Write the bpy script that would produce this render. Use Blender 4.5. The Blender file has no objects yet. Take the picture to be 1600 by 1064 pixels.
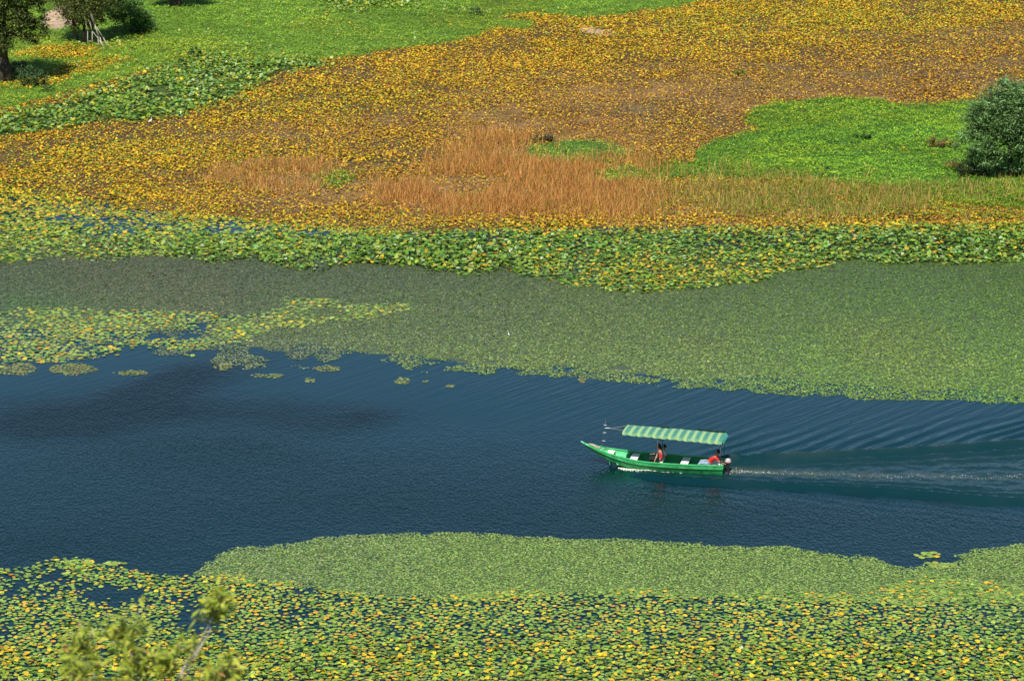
import bpy, bmesh, math, random
import numpy as np
from mathutils import Vector, Matrix, Euler
C = bpy.context.scene.collection
R = math.radians
rng = np.random.default_rng(7)
random.seed(7)
sc = bpy.context.scene

# ------------------------------------------------------------------ camera
CAM_H = 42.0; PITCH = R(16.6); TH = math.tan(R(10.0))
cam = bpy.data.cameras.new('camera'); co = bpy.data.objects.new('camera', cam); C.objects.link(co)
cam.sensor_width = 36; cam.lens = 18 / TH; cam.clip_end = 20000; cam.clip_start = 0.5
co.location = (0, 0, CAM_H); co.rotation_euler = (R(90) - PITCH, 0, 0)
cam.dof.use_dof = True; cam.dof.focus_distance = 135; cam.dof.aperture_fstop = 5.6
sc.camera = co
# ------------------------------------------------------------------ sky, sun, exposure
SUN_EL = R(57); SUN_AZ = (-0.25, -0.968)          # horizontal direction towards the sun
w = bpy.data.worlds.new('World'); sc.world = w; w.use_nodes = True
nt = w.node_tree; bg = nt.nodes['Background']
sky = nt.nodes.new('ShaderNodeTexSky'); sky.sky_type = 'NISHITA'; sky.sun_disc = False
sky.sun_elevation = SUN_EL; sky.sun_rotation = math.atan2(SUN_AZ[0], SUN_AZ[1])
sky.air_density = 1.0; sky.dust_density = 0.3; sky.ozone_density = 2.5
nt.links.new(sky.outputs[0], bg.inputs[0]); bg.inputs[1].default_value = 0.08
sl = bpy.data.lights.new('sun', 'SUN'); sl.energy = 4.6; sl.angle = R(0.5); sl.color = (1.0, 0.95, 0.86)
so = bpy.data.objects.new('sun', sl); C.objects.link(so)
sd = Vector((SUN_AZ[0] * math.cos(SUN_EL), SUN_AZ[1] * math.cos(SUN_EL), math.sin(SUN_EL)))
so.rotation_euler = sd.to_track_quat('Z', 'Y').to_euler()
sc.view_settings.view_transform = 'Standard'; sc.view_settings.look = 'None'
sc.view_settings.exposure = 0.30; sc.view_settings.gamma = 1

# ------------------------------------------------------------------ photo pixel <-> ground
SP, CP = math.sin(PITCH), math.cos(PITCH)
def at(px, py, z=0.0):
    px = np.asarray(px, float); py = np.asarray(py, float)
    u = (px - 800) / 800 * TH; v = (532 - py) / 800 * TH
    dx = u; dy = CP + v * SP; dz = -SP + v * CP
    t = (z - CAM_H) / dz
    return dx * t, dy * t
def proj(x, y, z=0.0):
    zz = z - CAM_H
    d = y * CP - zz * SP; up = y * SP + zz * CP
    return 800 + x / d / TH * 800, 532 - up / d / TH * 800

# ------------------------------------------------------------------ helpers
def tag(o, label=None, cat=None, group=None, kind=None):
    if label: o['label'] = label
    if cat: o['category'] = cat
    if group: o['group'] = group
    if kind: o['kind'] = kind
    return o
def empty(name, loc=(0, 0, 0), rz=0.0, **k):
    o = bpy.data.objects.new(name, None); C.objects.link(o); o.location = loc; o.rotation_euler = (0, 0, rz)
    o.empty_display_size = 0.2
    return tag(o, **k)
def link(name, me, mat, parent=None):
    o = bpy.data.objects.new(name, me); C.objects.link(o)
    if mat: me.materials.append(mat)
    o.parent = parent
    return o
def mesh_np(name, V, faces_idx, sizes, col=None, smooth=False):
    me = bpy.data.meshes.new(name)
    V = np.ascontiguousarray(V, dtype=np.float32); n = len(V)
    me.vertices.add(n); me.vertices.foreach_set('co', V.ravel())
    me.loops.add(len(faces_idx)); me.loops.foreach_set('vertex_index', np.ascontiguousarray(faces_idx, dtype=np.int32))
    sizes = np.asarray(sizes, dtype=np.int32)
    st = np.zeros(len(sizes), np.int32); st[1:] = np.cumsum(sizes)[:-1]
    me.polygons.add(len(sizes)); me.polygons.foreach_set('loop_start', st)
    if smooth: me.polygons.foreach_set('use_smooth', np.ones(len(sizes), bool))
    me.update(calc_edges=True)
    if col is not None:
        a = me.attributes.new('Col', 'FLOAT_COLOR', 'POINT')
        c4 = np.ones((n, 4), np.float32); c4[:, :3] = col
        a.data.foreach_set('color', c4.ravel())
    return me
def scat(name, T, F, P, S, yaw, taz, tilt, col, mat, parent=None, smooth=False):
    """copies of template T (faces F) at points P, scale S, turned by yaw, tilted by tilt about a level axis taz"""
    T = np.asarray(T, float); n = len(P); nv = len(T)
    S = np.asarray(S, float)
    if S.ndim == 1: S = np.stack([S, S, S], 1)
    V = T[None] * S[:, None, :]
    c, s = np.cos(yaw)[:, None], np.sin(yaw)[:, None]
    x = V[..., 0] * c - V[..., 1] * s; y = V[..., 0] * s + V[..., 1] * c; z = V[..., 2]
    a, b = np.cos(taz)[:, None], np.sin(taz)[:, None]
    ct, stt = np.cos(tilt)[:, None], np.sin(tilt)[:, None]
    u = x * a + y * b; v = -x * b + y * a
    v2 = v * ct - z * stt; z2 = v * stt + z * ct
    x = u * a - v2 * b; y = u * b + v2 * a
    V = np.stack([x + P[:, 0, None], y + P[:, 1, None], z2 + P[:, 2, None]], -1).reshape(-1, 3)
    fi = np.concatenate([np.asarray(f) for f in F]); sz = np.array([len(f) for f in F])
    idx = (fi[None] + (np.arange(n) * nv)[:, None]).ravel()
    me = mesh_np(name, V, idx, np.tile(sz, n), np.repeat(col, nv, axis=0), smooth)
    return link(name, me, mat, parent)
def inside(poly, px, py):
    poly = np.asarray(poly, float); r = np.zeros(px.shape, bool); j = len(poly) - 1
    for i in range(len(poly)):
        xi, yi = poly[i]; xj, yj = poly[j]
        if yi != yj:
            c = ((yi > py) != (yj > py)) & (px < (xj - xi) * (py - yi) / (yj - yi) + xi)
            r ^= c
        j = i
    return r
_tab = np.random.default_rng(3).random((256, 256))
def vn(x, y):
    xi = np.floor(x).astype(int); yi = np.floor(y).astype(int); fx = x - xi; fy = y - yi
    fx = fx * fx * (3 - 2 * fx); fy = fy * fy * (3 - 2 * fy)
    g = lambda i, j: _tab[i & 255, j & 255]
    return (g(xi, yi) * (1 - fx) + g(xi + 1, yi) * fx) * (1 - fy) + (g(xi, yi + 1) * (1 - fx) + g(xi + 1, yi + 1) * fx) * fy
def fbm(x, y, s=1.0, o=4, off=0.0):
    r = 0; a = 0.5; t = 0; x = x * s + off; y = y * s + off * 1.7
    for k in range(o):
        r = r + a * vn(x, y); t += a; a *= 0.5; x = x * 2.03 + 17.1; y = y * 2.03 + 5.3
    return r / t
def sm(a, b, x):
    t = np.clip((x - a) / (b - a), 0, 1); return t * t * (3 - 2 * t)
def mix(a, b, t):
    a = np.asarray(a, float); b = np.asarray(b, float); t = np.asarray(t)[..., None]
    return a * (1 - t) + b * t

def gauss(px, py, cx, cy, a, b, rot=0.0):
    dx, dy = px - cx, py - cy; c, s = math.cos(rot), math.sin(rot)
    u = (dx * c + dy * s) / a; v = (-dx * s + dy * c) / b
    return np.exp(-(u * u + v * v))

# ------------------------------------------------------------------ materials
def mat(name, col=(0.5, 0.5, 0.5), rough=0.6, spec=0.5, attr=False, trans=0.0, bump=None, noise=None, metal=0.0):
    m = bpy.data.materials.new(name); m.use_nodes = True; t = m.node_tree; b = t.nodes['Principled BSDF']
    b.inputs['Roughness'].default_value = rough; b.inputs['Specular IOR Level'].default_value = spec
    b.inputs['Metallic'].default_value = metal
    src = None
    if attr:
        a = t.nodes.new('ShaderNodeAttribute'); a.attribute_name = 'Col'; src = a.outputs['Color']
    else:
        rgb = t.nodes.new('ShaderNodeRGB'); rgb.outputs[0].default_value = (*col, 1); src = rgb.outputs[0]
    tc = t.nodes.new('ShaderNodeTexCoord')
    if noise:
        n = t.nodes.new('ShaderNodeTexNoise'); n.inputs['Scale'].default_value = noise[0]; n.inputs['Detail'].default_value = 5
        t.links.new(tc.outputs['Object'], n.inputs['Vector'])
        mr = t.nodes.new('ShaderNodeMapRange'); mr.inputs[1].default_value = 0.3; mr.inputs[2].default_value = 0.7
        mr.inputs[3].default_value = 1 - noise[1]; mr.inputs[4].default_value = 1 + noise[1]
        t.links.new(n.outputs['Fac'], mr.inputs[0])
        mx = t.nodes.new('ShaderNodeVectorMath'); mx.operation = 'SCALE'
        t.links.new(src, mx.inputs[0]); t.links.new(mr.outputs[0], mx.inputs['Scale']); src = mx.outputs[0]
    t.links.new(src, b.inputs['Base Color'])
    if bump:
        n = t.nodes.new('ShaderNodeTexNoise'); n.inputs['Scale'].default_value = bump[0]; n.inputs['Detail'].default_value = 6
        t.links.new(tc.outputs['Object'], n.inputs['Vector'])
        bp = t.nodes.new('ShaderNodeBump'); bp.inputs['Strength'].default_value = bump[1]; bp.inputs['Distance'].default_value = bump[2]
        t.links.new(n.outputs['Fac'], bp.inputs['Height']); t.links.new(bp.outputs[0], b.inputs['Normal'])
    if trans > 0:
        tr = t.nodes.new('ShaderNodeBsdfTranslucent'); ms = t.nodes.new('ShaderNodeMixShader'); ms.inputs[0].default_value = trans
        t.links.new(src, tr.inputs[0]); t.links.new(b.outputs[0], ms.inputs[1]); t.links.new(tr.outputs[0], ms.inputs[2])
        t.links.new(ms.outputs[0], t.nodes['Material Output'].inputs[0])
    return m
M_leaf = mat('leaf_glossy', attr=True, rough=0.42, spec=0.5, trans=0.12, noise=(3, 0.15))
M_pad = mat('pad_leaf', attr=True, rough=0.4, spec=0.5, trans=0.05, noise=(5, 0.2))
M_dry = mat('leaf_dry', attr=True, rough=0.6, spec=0.3, trans=0.15, noise=(6, 0.2))
M_grass = mat('grass', attr=True, rough=0.6, spec=0.25, trans=0.25)
M_ros = mat('rosette', attr=True, rough=0.5, spec=0.4, trans=0.05)
M_bark = mat('bark', (0.07, 0.055, 0.042), 0.9, 0.2, bump=(9, 0.8, 0.05), noise=(5, 0.35))
M_palebark = mat('pale_bark', (0.42, 0.38, 0.31), 0.8, 0.2, noise=(6, 0.25))

# ------------------------------------------------------------------ where things stand on the shore (outlines measured in the photo)
SHORE = np.array([(-400, 300), (0, 300), (150, 318), (300, 338), (450, 350), (600, 360), (800, 357), (1100, 356), (1300, 352), (1600, 346), (2000, 340)], float)
def shore_y(px): return np.interp(px, SHORE[:, 0], SHORE[:, 1])
sx, sy = at(SHORE[:, 0], SHORE[:, 1])
def land_z(x, y):
    ys = np.interp(x, sx, sy) + (fbm(x, y, 0.25, 3, 9) - 0.5) * 2.5
    z = np.clip((y - ys) * 0.035, -0.6, 0.07)
    bump = (fbm(x, y, 0.06, 3, 2) - 0.4) * 0.25 * sm(2, 14, y - ys)
    return z + bump
MEADOW = [(-500, -400), (-500, 190), (0, 176), (60, 160), (150, 134), (230, 112), (300, 100), (400, 108), (470, 102), (560, 90), (620, 80), (700, 70), (745, 58), (775, 46), (830, 50), (835, 34), (780, 30), (830, 24), (900, 29), (960, 27), (1010, 18), (1060, 14), (1095, 2), (1150, -40), (1300, -400)]
BIGLEAF = [(-500, 200), (0, 184), (80, 164), (180, 136), (240, 112), (330, 92), (420, 100), (480, 96), (520, 106), (430, 118), (400, 132), (360, 156), (300, 176), (240, 190), (150, 194), (80, 205), (0, 222), (-500, 260)]
BIGLEAF2 = [(500, -2), (590, -6), (660, 6), (640, 20), (560, 20), (500, 12)]
LIGHTBAND = [(280, 88), (330, 82), (400, 96), (420, 110), (350, 108), (290, 100)]
YPATCH1 = [(20, 86), (60, 76), (110, 71), (155, 80), (152, 92), (90, 93), (30, 92)]
YPATCH2 = [(66, 122), (100, 104), (130, 96), (190, 90), (212, 96), (170, 108), (120, 118), (95, 134), (60, 138), (0, 142), (-20, 132)]
YLINE = [(-300, 195), (0, 178), (60, 162), (120, 148), (180, 138), (190, 144), (120, 158), (60, 172), (0, 190), (-300, 210)]
GREEN_R = [(1166, 188), (1176, 172), (1220, 162), (1300, 156), (1380, 158), (1420, 168), (1480, 164), (1560, 162), (2100, 168), (2100, 335), (1600, 330), (1480, 320), (1400, 300), (1250, 282), (1140, 282), (1070, 282), (1000, 285), (960, 292), (920, 290), (930, 272), (1000, 268), (1080, 256), (1090, 236), (1130, 222), (1190, 206), (1170, 200)]
GREEN_M = [(818, 236), (850, 224), (900, 222), (960, 230), (1000, 246), (960, 262), (900, 262), (850, 258), (825, 250)]
GREEN_S = [(480, 290), (505, 268), (545, 270), (560, 284), (520, 298)]
DRY_A = [(335, 272), (370, 256), (430, 250), (500, 256), (520, 266), (500, 286), (470, 300), (400, 298), (350, 288)]
DRY_B = [(588, 328), (600, 304), (640, 282), (690, 262), (720, 236), (770, 218), (815, 216), (830, 244), (870, 262), (950, 262), (1000, 250), (1040, 262), (1030, 282), (1080, 290), (1170, 284), (1250, 290), (1330, 296), (1450, 304), (1470, 316), (1440, 334), (1330, 344), (1200, 342), (1080, 342), (940, 338), (860, 336), (760, 334), (660, 334)]
SAND1 = [(62, 44), (70, 24), (98, 10), (124, 24), (122, 42), (90, 50)]
SAND2 = [(905, 50), (930, 46), (965, 50), (950, 57), (915, 56)]
LILY = [(-500, 352), (0, 345), (160, 350), (300, 362), (450, 366), (600, 362), (900, 360), (1300, 354), (1600, 348), (2100, 340), (2100, 416), (1600, 413), (1560, 408), (1500, 416), (1440, 410), (1380, 414), (1330, 408), (1280, 420), (1220, 428), (1180, 440), (1120, 450), (1060, 454), (1000, 460), (930, 452), (880, 444), (820, 432), (790, 424), (740, 434), (700, 426), (640, 414), (560, 410), (500, 424), (450, 420), (400, 406), (330, 412), (290, 404), (210, 400), (180, 412), (140, 408), (90, 398), (60, 408), (0, 412), (-500, 415)]
LEFTPADS = [(-500, 290), (0, 296), (150, 312), (300, 332), (450, 348), (600, 356), (640, 372), (500, 392), (300, 400), (200, 396), (120, 402), (0, 408), (-500, 410)]
ROSE_TOP = [(-500, 356), (0, 362), (120, 372), (250, 366), (420, 376), (600, 378), (760, 380), (1000, 385), (1200, 385), (1340, 385), (1600, 385), (2100, 385),
            (2100, 640), (1600, 630), (1500, 625), (1400, 623), (1300, 620), (1200, 613), (1100, 607), (1000, 600), (937, 592), (890, 586), (828, 588), (795, 578), (772, 572), (756, 584), (687, 584), (634, 580), (600, 572), (578, 572), (560, 560), (545, 556), (520, 566), (500, 580), (470, 574), (440, 565), (400, 572), (370, 578), (335, 570), (350, 556), (330, 548), (250, 556), (180, 560), (60, 565), (30, 586), (0, 590), (-500, 595)]
PADS_L = [(-500, 492), (0, 492), (30, 484), (120, 482), (180, 488), (240, 484), (300, 490), (360, 494), (410, 490), (440, 484), (450, 468), (490, 468), (540, 474), (580, 476), (640, 474), (635, 484), (590, 490), (570, 504), (520, 500), (470, 510), (420, 508), (410, 520), (380, 534), (350, 536), (300, 548), (240, 544), (180, 552), (120, 556), (90, 566), (40, 562), (0, 572), (-500, 580)]
ROSE_NEAR = [(300, 884), (330, 870), (370, 858), (430, 850), (520, 840), (620, 834), (720, 833), (800, 837), (900, 843), (1000, 842), (1090, 848), (1150, 852), (1230, 856), (1290, 862), (1350, 870), (1390, 880), (1430, 890), (1460, 885), (1500, 872), (1530, 860), (1600, 851), (2100, 800), (2100, 950), (1600, 940), (1400, 945), (1100, 935), (900, 930), (740, 940), (600, 935), (480, 920), (400, 915), (330, 912), (290, 900)]
PADS_N = [(-500, 900), (0, 887), (30, 892), (80, 876), (130, 875), (160, 884), (210, 892), (260, 900), (300, 906), (360, 898), (400, 908), (470, 914), (560, 928), (640, 936), (740, 932), (820, 924), (900, 928), (1000, 918), (1080, 930), (1200, 924), (1330, 928), (1400, 915), (1460, 900), (1600, 920), (2100, 920), (2100, 1400), (-500, 1400)]

def P_in(poly, x, y, jx=9, jy=3, s=0.35, soft=0.0, z=0.0):
    px, py = proj(x, y, z)
    px = px + (fbm(x, y, s, 4, 31) - 0.5) * 2 * jx; py = py + (fbm(x, y, s, 4, 77) - 0.5) * 2 * jy
    if soft:
        px = px + rng.normal(0, soft * 2.4, px.shape); py = py + rng.normal(0, soft, py.shape)
    return inside(poly, px, py)
def pts(polys, dens, margin_px=330, **k):
    """random ground points inside the outlines (never more than a margin outside the frame)"""
    out = []
    if not isinstance(polys[0], list): polys = [polys]
    for poly in polys:
        a = np.array(poly, float)
        a[:, 0] = np.clip(a[:, 0], -margin_px, 1600 + margin_px); a[:, 1] = np.clip(a[:, 1], -90, 1110)
        gx, gy = at(a[:, 0], a[:, 1])
        x0, x1, y0, y1 = gx.min() - 2, gx.max() + 2, gy.min() - 2, gy.max() + 2
        n = int((x1 - x0) * (y1 - y0) * dens)
        x = rng.uniform(x0, x1, n); y = rng.uniform(y0, y1, n)
        px, py = proj(x, y)
        m = (px > -margin_px) & (px < 1600 + margin_px) & (py > -90) & (py < 1110)
        x, y = x[m], y[m]
        m = P_in(poly, x, y, **k); out.append(np.stack([x[m], y[m]], 1))
    return np.concatenate(out)

# ------------------------------------------------------------------ ground sheet
def grid_axis(a, b, step, lo, hi):
    core = np.arange(a, b + step * 0.5, step); l = []; v = a; s = step
    while v > lo: s *= 1.25; v -= s; l.append(v)
    r = []; v = core[-1]; s = step
    while v < hi: s *= 1.25; v += s; r.append(v)
    return np.concatenate([np.array(l[::-1]), core, np.array(r)])
def grid_mesh(name, X, Y, Zf, colf=None):
    gx, gy = np.meshgrid(X, Y); x = gx.ravel(); y = gy.ravel(); z = Zf(x, y)
    nx, ny = len(X), len(Y)
    i = (np.arange(ny - 1)[:, None] * nx + np.arange(nx - 1)[None]).ravel()
    q = np.stack([i, i + 1, i + 1 + nx, i + nx], 1).ravel()
    me = mesh_np(name, np.stack([x, y, z], 1), q, np.full(len(i), 4), colf(x, y) if colf else None, True)
    return me, x, y
def ground_col(x, y):
    f = fbm(x, y, 0.5, 4, 5); g = fbm(x, y, 0.09, 3, 55)
    c = mix((0.17, 0.098, 0.032), (0.27, 0.16, 0.06), sm(0.3, 0.7, f))
    c = mix(c, np.broadcast_to((0.12, 0.10, 0.05), c.shape), sm(0.5, 0.72, g) * 0.6)
    px, py = proj(x, y); px = px + (fbm(x, y, 0.12, 4, 8) - 0.5) * 120; py = py + (fbm(x, y, 0.12, 4, 18) - 0.5) * 46
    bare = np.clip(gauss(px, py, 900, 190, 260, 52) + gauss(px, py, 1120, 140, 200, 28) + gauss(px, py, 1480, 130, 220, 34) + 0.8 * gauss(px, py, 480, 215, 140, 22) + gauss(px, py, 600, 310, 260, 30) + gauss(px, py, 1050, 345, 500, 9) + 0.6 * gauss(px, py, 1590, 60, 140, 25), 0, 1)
    c = mix(np.broadcast_to((0.085, 0.056, 0.02), c.shape) * (0.6 + 0.8 * f)[:, None], c, 0.15 + 0.85 * bare)  # soil painted darker where leaves are dense, for the shaded gaps between them
    for poly, cc in ((MEADOW, (0.10, 0.18, 0.02)), (GREEN_R, (0.06, 0.15, 0.02)), (GREEN_M, (0.07, 0.14, 0.02)), (GREEN_S, (0.07, 0.14, 0.02)), (BIGLEAF, (0.05, 0.08, 0.015))):
        m = P_in(poly, x, y, 8, 3); c[m] = np.array(cc) * (0.7 + 0.6 * f[m])[:, None]
    for poly in (DRY_A, DRY_B):
        m = P_in(poly, x, y, 8, 3) & ~P_in(GREEN_R, x, y); c[m] = np.array((0.22, 0.12, 0.05)) * (0.7 + 0.6 * f[m])[:, None]
    m = P_in(SAND1, x, y, 5, 2) | P_in(SAND2, x, y, 22, 5, s=0.8); c[m] = np.array((0.46, 0.33, 0.22)) * (0.7 + 0.6 * f[m])[:, None]
    return c
M_ground = mat('mud', attr=True, rough=0.85, spec=0.25, bump=(2.2, 0.6, 0.1), noise=(1.3, 0.25))
X = grid_axis(-62, 62, 0.4, -3000, 3000); Y = grid_axis(150, 262, 0.4, 140, 5000)
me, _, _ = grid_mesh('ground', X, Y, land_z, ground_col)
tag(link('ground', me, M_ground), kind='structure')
# hillside the photograph was taken from
def hill_z(x, y): return np.clip(40 - y * 0.5, -2, 90) + (fbm(x, y, 0.08, 4) - 0.5) * 2.5
M_hill = mat('hill', (0.10, 0.11, 0.045), 0.9, 0.2, bump=(1.5, 0.8, 0.3), noise=(0.6, 0.5))
me, _, _ = grid_mesh('hillside', np.arange(-180, 181, 2.0), np.arange(-60, 85, 1.5), hill_z)
tag(link('hillside', me, M_hill), kind='structure')

# unseen ridge added to block bright horizon in reflections, haze blue in its colour
def far_z(x, y):
    return -3 + 190 * sm(700, 1500, y) * (0.55 + 0.7 * fbm(x, y, 0.0016, 4, 3)) + 30 * (fbm(x, y, 0.01, 4, 8) - 0.5) * sm(650, 800, y)
me, _, _ = grid_mesh('added_hills', np.arange(-2600, 2601, 40.0), np.arange(640, 2400, 40.0), far_z)
tag(link('added_hills', me, mat('hazed_hills', (0.016, 0.042, 0.055), 0.9, 0.1, noise=(0.02, 0.4))), kind='structure')
# ------------------------------------------------------------------ water
BOAT_X, BOAT_Y = [float(v) for v in at(1131, 737)]
BRZ = R(168.0)
ARM_U = [(1080, 729), (1140, 722), (1200, 718), (1300, 714), (1400, 708), (1500, 701), (1600, 693), (1800, 676), (2100, 650)]
ARM_L = [(975, 741), (1060, 752), (1120, 754), (1200, 758), (1300, 764), (1400, 770), (1500, 779), (1600, 785), (1800, 797), (2100, 815)]
def arm_dist(arm, x, y):
    a = np.array(arm, float); gx, gy = at(a[:, 0], a[:, 1])
    yy = np.interp(x, gx, gy); return y - yy, (x - gx[0])
def water_z(x, y):
    du, tu = arm_dist(ARM_U, x, y); dl, tl = arm_dist(ARM_L, x, y)
    near = sm(200, 150, y) * sm(98, 112, y)
    z = np.zeros_like(x)
    for d, t, sgn in ((du, tu, 1), (dl, tl, -1)):
        on = sm(0, 1.2, t); d = d * sgn; wob = (fbm(x, y, 0.5, 2, 4) - 0.5) * 0.5
        A = 0.33 * on * np.exp(-np.maximum(t, 0) / 60) * (0.45 + 0.9 * fbm(x, y * 0.3, 0.25, 3, 61 if sgn > 0 else 85))
        ww = 0.18 + 0.016 * np.maximum(t, 0); dd = (y - (y - d * sgn)) ; q = (dd + wob * 0.5) / ww
        face = lambda u: sm(-1.35, 0, u) * np.exp(-np.maximum(u, 0) ** 2 / 0.12)
        z += A * (face(q) + 0.45 * face(q + sgn * 2.1) + 0.25 * face(q + sgn * 3.9))
        # feathered diverging wavelets riding outside and on the arm
        th = R(42) if sgn > 0 else R(-24)
        ph = (-x * math.sin(th) + y * math.cos(th)) * 2 * math.pi / 0.8 + fbm(x, y, 0.3, 2, 8) * 7
        z += 0.034 * on * np.cos(ph) * np.exp(-((d - 1.2) / 2.4) ** 2) * (0.4 + fbm(x, y, 0.6, 2, 3)) * (1 if sgn > 0 else 0.2)
    ins = sm(0.3, -0.5, du) * sm(-0.3, 0.5, dl) * sm(-0.2, 1.5, tu)
    z += ins * (fbm(x, y * 1.6, 1.3, 4, 12) - 0.5) * 0.12
    return z * near
X = grid_axis(-28, 30, 0.11, -3000, 3000); Y = grid_axis(112, 142, 0.11, -200, 3000)
me, gx_, gy_ = grid_mesh('water', X, Y, water_z)
px, py = proj(gx_, gy_)
px = px + (fbm(gx_, gy_, 0.15, 4, 3) - 0.5) * 120; py = py + (fbm(gx_, gy_, 0.25, 4, 13) - 0.5) * 34
# wind-ruffled patches: steeper, finer ripples
ruf = 0.9 * gauss(px, py, 60, 660, 180, 30) + 0.9 * gauss(px, py, 200, 632, 150, 38, -0.15) + 0.9 * gauss(px, py, 310, 588, 85, 30, -0.25) \
    + 0.8 * gauss(px, py, 430, 652, 170, 24) + 0.5 * gauss(px, py, 560, 645, 70, 14) + 0.55 * gauss(px, py, 330, 705, 200, 30) + 0.3 * gauss(px, py, 500, 770, 500, 50) + 0.45 * gauss(px, py, 950, 815, 520, 50) \
    + 0.5 * gauss(px, py, 80, 850, 260, 40)
ruf = np.clip(ruf, 0, 1)
bx, by = gx_ - BOAT_X, gy_ - BOAT_Y
du, tu = arm_dist(ARM_U, gx_, gy_); dl, tl = arm_dist(ARM_L, gx_, gy_)
fine = sm(640, 730, py) * sm(0.6, -3.0, np.where(tl > 0, dl, -3) + (fbm(gx_, gy_, 0.6, 3, 29) - 0.5) * 2.4)      # short choppy ripple this side of the boat
wn = (fbm(gx_, gy_, 0.6, 3, 19) - 0.5) * 2.4
inwake = sm(1.1, -1.3, du + wn) * sm(-1.3, 1.1, dl + wn) * sm(-0.5, 2.5, tu)
a_ = at(1131, 735), at(1350, 742), at(1700, 748)
cy = np.interp(gx_, [float(p[0]) for p in a_], [float(p[1]) for p in a_])
sed = 0.6 * np.exp(-((gy_ - cy) / 0.38) ** 2) * (0.5 + fbm(gx_, gy_, 1.0, 3, 5)) * sm(-0.3, 0.6, bx) * np.exp(-np.maximum(bx, 0) / 12) + 0.07 * inwake * (0.5 + fbm(gx_, gy_, 0.5, 3, 44)) \
    + 0.5 * np.exp(-((du - 0.35) / 0.35) ** 2) * sm(-0.5, 0.5, tu) * sm(0.35, 0.6, fbm(gx_, gy_, 0.7, 3, 4))
sw = sm(620, 980, px) * 0.9 + 0.35 * sm(660, 600, py) + 0.12; sw = np.clip(sw * (0.55 + 0.9 * fbm(gx_, gy_, 0.22, 3, 71)), 0, 1.2) * sm(98, 112, gy_)
for nm, arr in (('sw', sw), ('ruf', ruf), ('fine', fine), ('sed', np.clip(sed, 0, 1)), ('wk', inwake)):
    at_ = me.attributes.new(nm, 'FLOAT', 'POINT'); at_.data.foreach_set('value', arr.astype(np.float32))
def water_material():
    m = bpy.data.materials.new('water'); m.use_nodes = True; t = m.node_tree; N = t.nodes; L = t.links
    b = N['Principled BSDF']; b.inputs['Roughness'].default_value = 0.06; b.inputs['IOR'].default_value = 1.5; b.inputs['Specular Tint'].default_value = (0.50, 0.96, 1.06, 1)
    def A(n):
        a = N.new('ShaderNodeAttribute'); a.attribute_name = n; return a.outputs['Fac']
    def MA(op, x, y=None, z=None):
        q = N.new('ShaderNodeMath'); q.operation = op
        for i, v in enumerate((x, y, z)):
            if v is None: continue
            if isinstance(v, (int, float)): q.inputs[i].default_value = v
            else: L.new(v, q.inputs[i])
        return q.outputs[0]
    tc = N.new('ShaderNodeTexCoord')
    def noise(scale, rot=0.0, stretch=(1, 1, 1), det=3, rough=0.5, dist=0.0):
        mp = N.new('ShaderNodeMapping'); mp.inputs['Rotation'].default_value = (0, 0, rot)
        mp.inputs['Scale'].default_value = stretch; mp.vector_type = 'TEXTURE'
        L.new(tc.outputs['Object'], mp.inputs[0])
        n = N.new('ShaderNodeTexNoise'); n.inputs['Scale'].default_value = scale; n.inputs['Detail'].default_value = det
        n.inputs['Roughness'].default_value = rough; n.inputs['Distortion'].default_value = dist
        L.new(mp.outputs[0], n.inputs[0]); return n.outputs['Fac']
    ruf, fine, sed, wk, sw = A('ruf'), A('fine'), A('sed'), A('wk'), A('sw')
    small = noise(6.5, 0.15, (0.8, 1.7, 1), 1.5, 0.5)                    # choppy ripples
    mid = noise(2.2, 0.3, (1, 1.8, 1), 3, 0.6)
    long1 = noise(1.0, R(50), (6.0, 0.34, 1), 3, 0.5, 0.25)          # long parallel swells of old wakes
    long2 = noise(1.0, R(40), (4.0, 0.19, 1), 2, 0.5, 0.2)
    gust = noise(0.16, 0.3, (2, 1, 1), 3, 0.6)
    amt = MA('ADD', MA('ADD', MA('MULTIPLY', ruf, 0.026), MA('MULTIPLY', fine, 0.033)), 0.004)
    amt = MA('MULTIPLY', amt, MA('ADD', 0.45, gust))
    h = MA('ADD', MA('MULTIPLY', small, amt), MA('MULTIPLY', mid, MA('MULTIPLY', amt, 0.9)))
    calm = MA('SUBTRACT', 1.0, MA('MULTIPLY', ruf, 0.6))
    lf = MA('SUBTRACT', 1.0, MA('MULTIPLY', fine, 0.8))
    h = MA('ADD', h, MA('MULTIPLY', MA('MULTIPLY', long1, 0.029), MA('MULTIPLY', sw, MA('MULTIPLY', calm, lf))))
    h = MA('ADD', h, MA('MULTIPLY', MA('MULTIPLY', long2, 0.014), MA('MULTIPLY', sw, MA('MULTIPLY', calm, lf))))
    h = MA('ADD', h, MA('MULTIPLY', MA('MULTIPLY', noise(4.0, 0, (1.5, 1.3, 1), 3, 0.5), 0.045), wk))
    bp = N.new('ShaderNodeBump'); bp.inputs['Strength'].default_value = 1.0; bp.inputs['Distance'].default_value = 1.0
    L.new(h, bp.inputs['Height']); L.new(bp.outputs[0], b.inputs['Normal'])
    cm = N.new('ShaderNodeMix'); cm.data_type = 'RGBA'
    L.new(sed, cm.inputs[0]); cm.inputs[6].default_value = (0.004, 0.040, 0.065, 1); cm.inputs[7].default_value = (0.075, 0.095, 0.05, 1)
    L.new(MA('SUBTRACT', 0.5, MA('MULTIPLY', ruf, 0.30)), b.inputs['Specular IOR Level'])
    # darker base colour in ruffled and choppy patches, imitating their duller sky reflection
    c2 = N.new('ShaderNodeMix'); c2.data_type = 'RGBA'; L.new(ruf, c2.inputs[0]); c2.inputs[6].default_value = (0.002, 0.028, 0.036, 1); c2.inputs[7].default_value = (0.001, 0.009, 0.010, 1)
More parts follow.
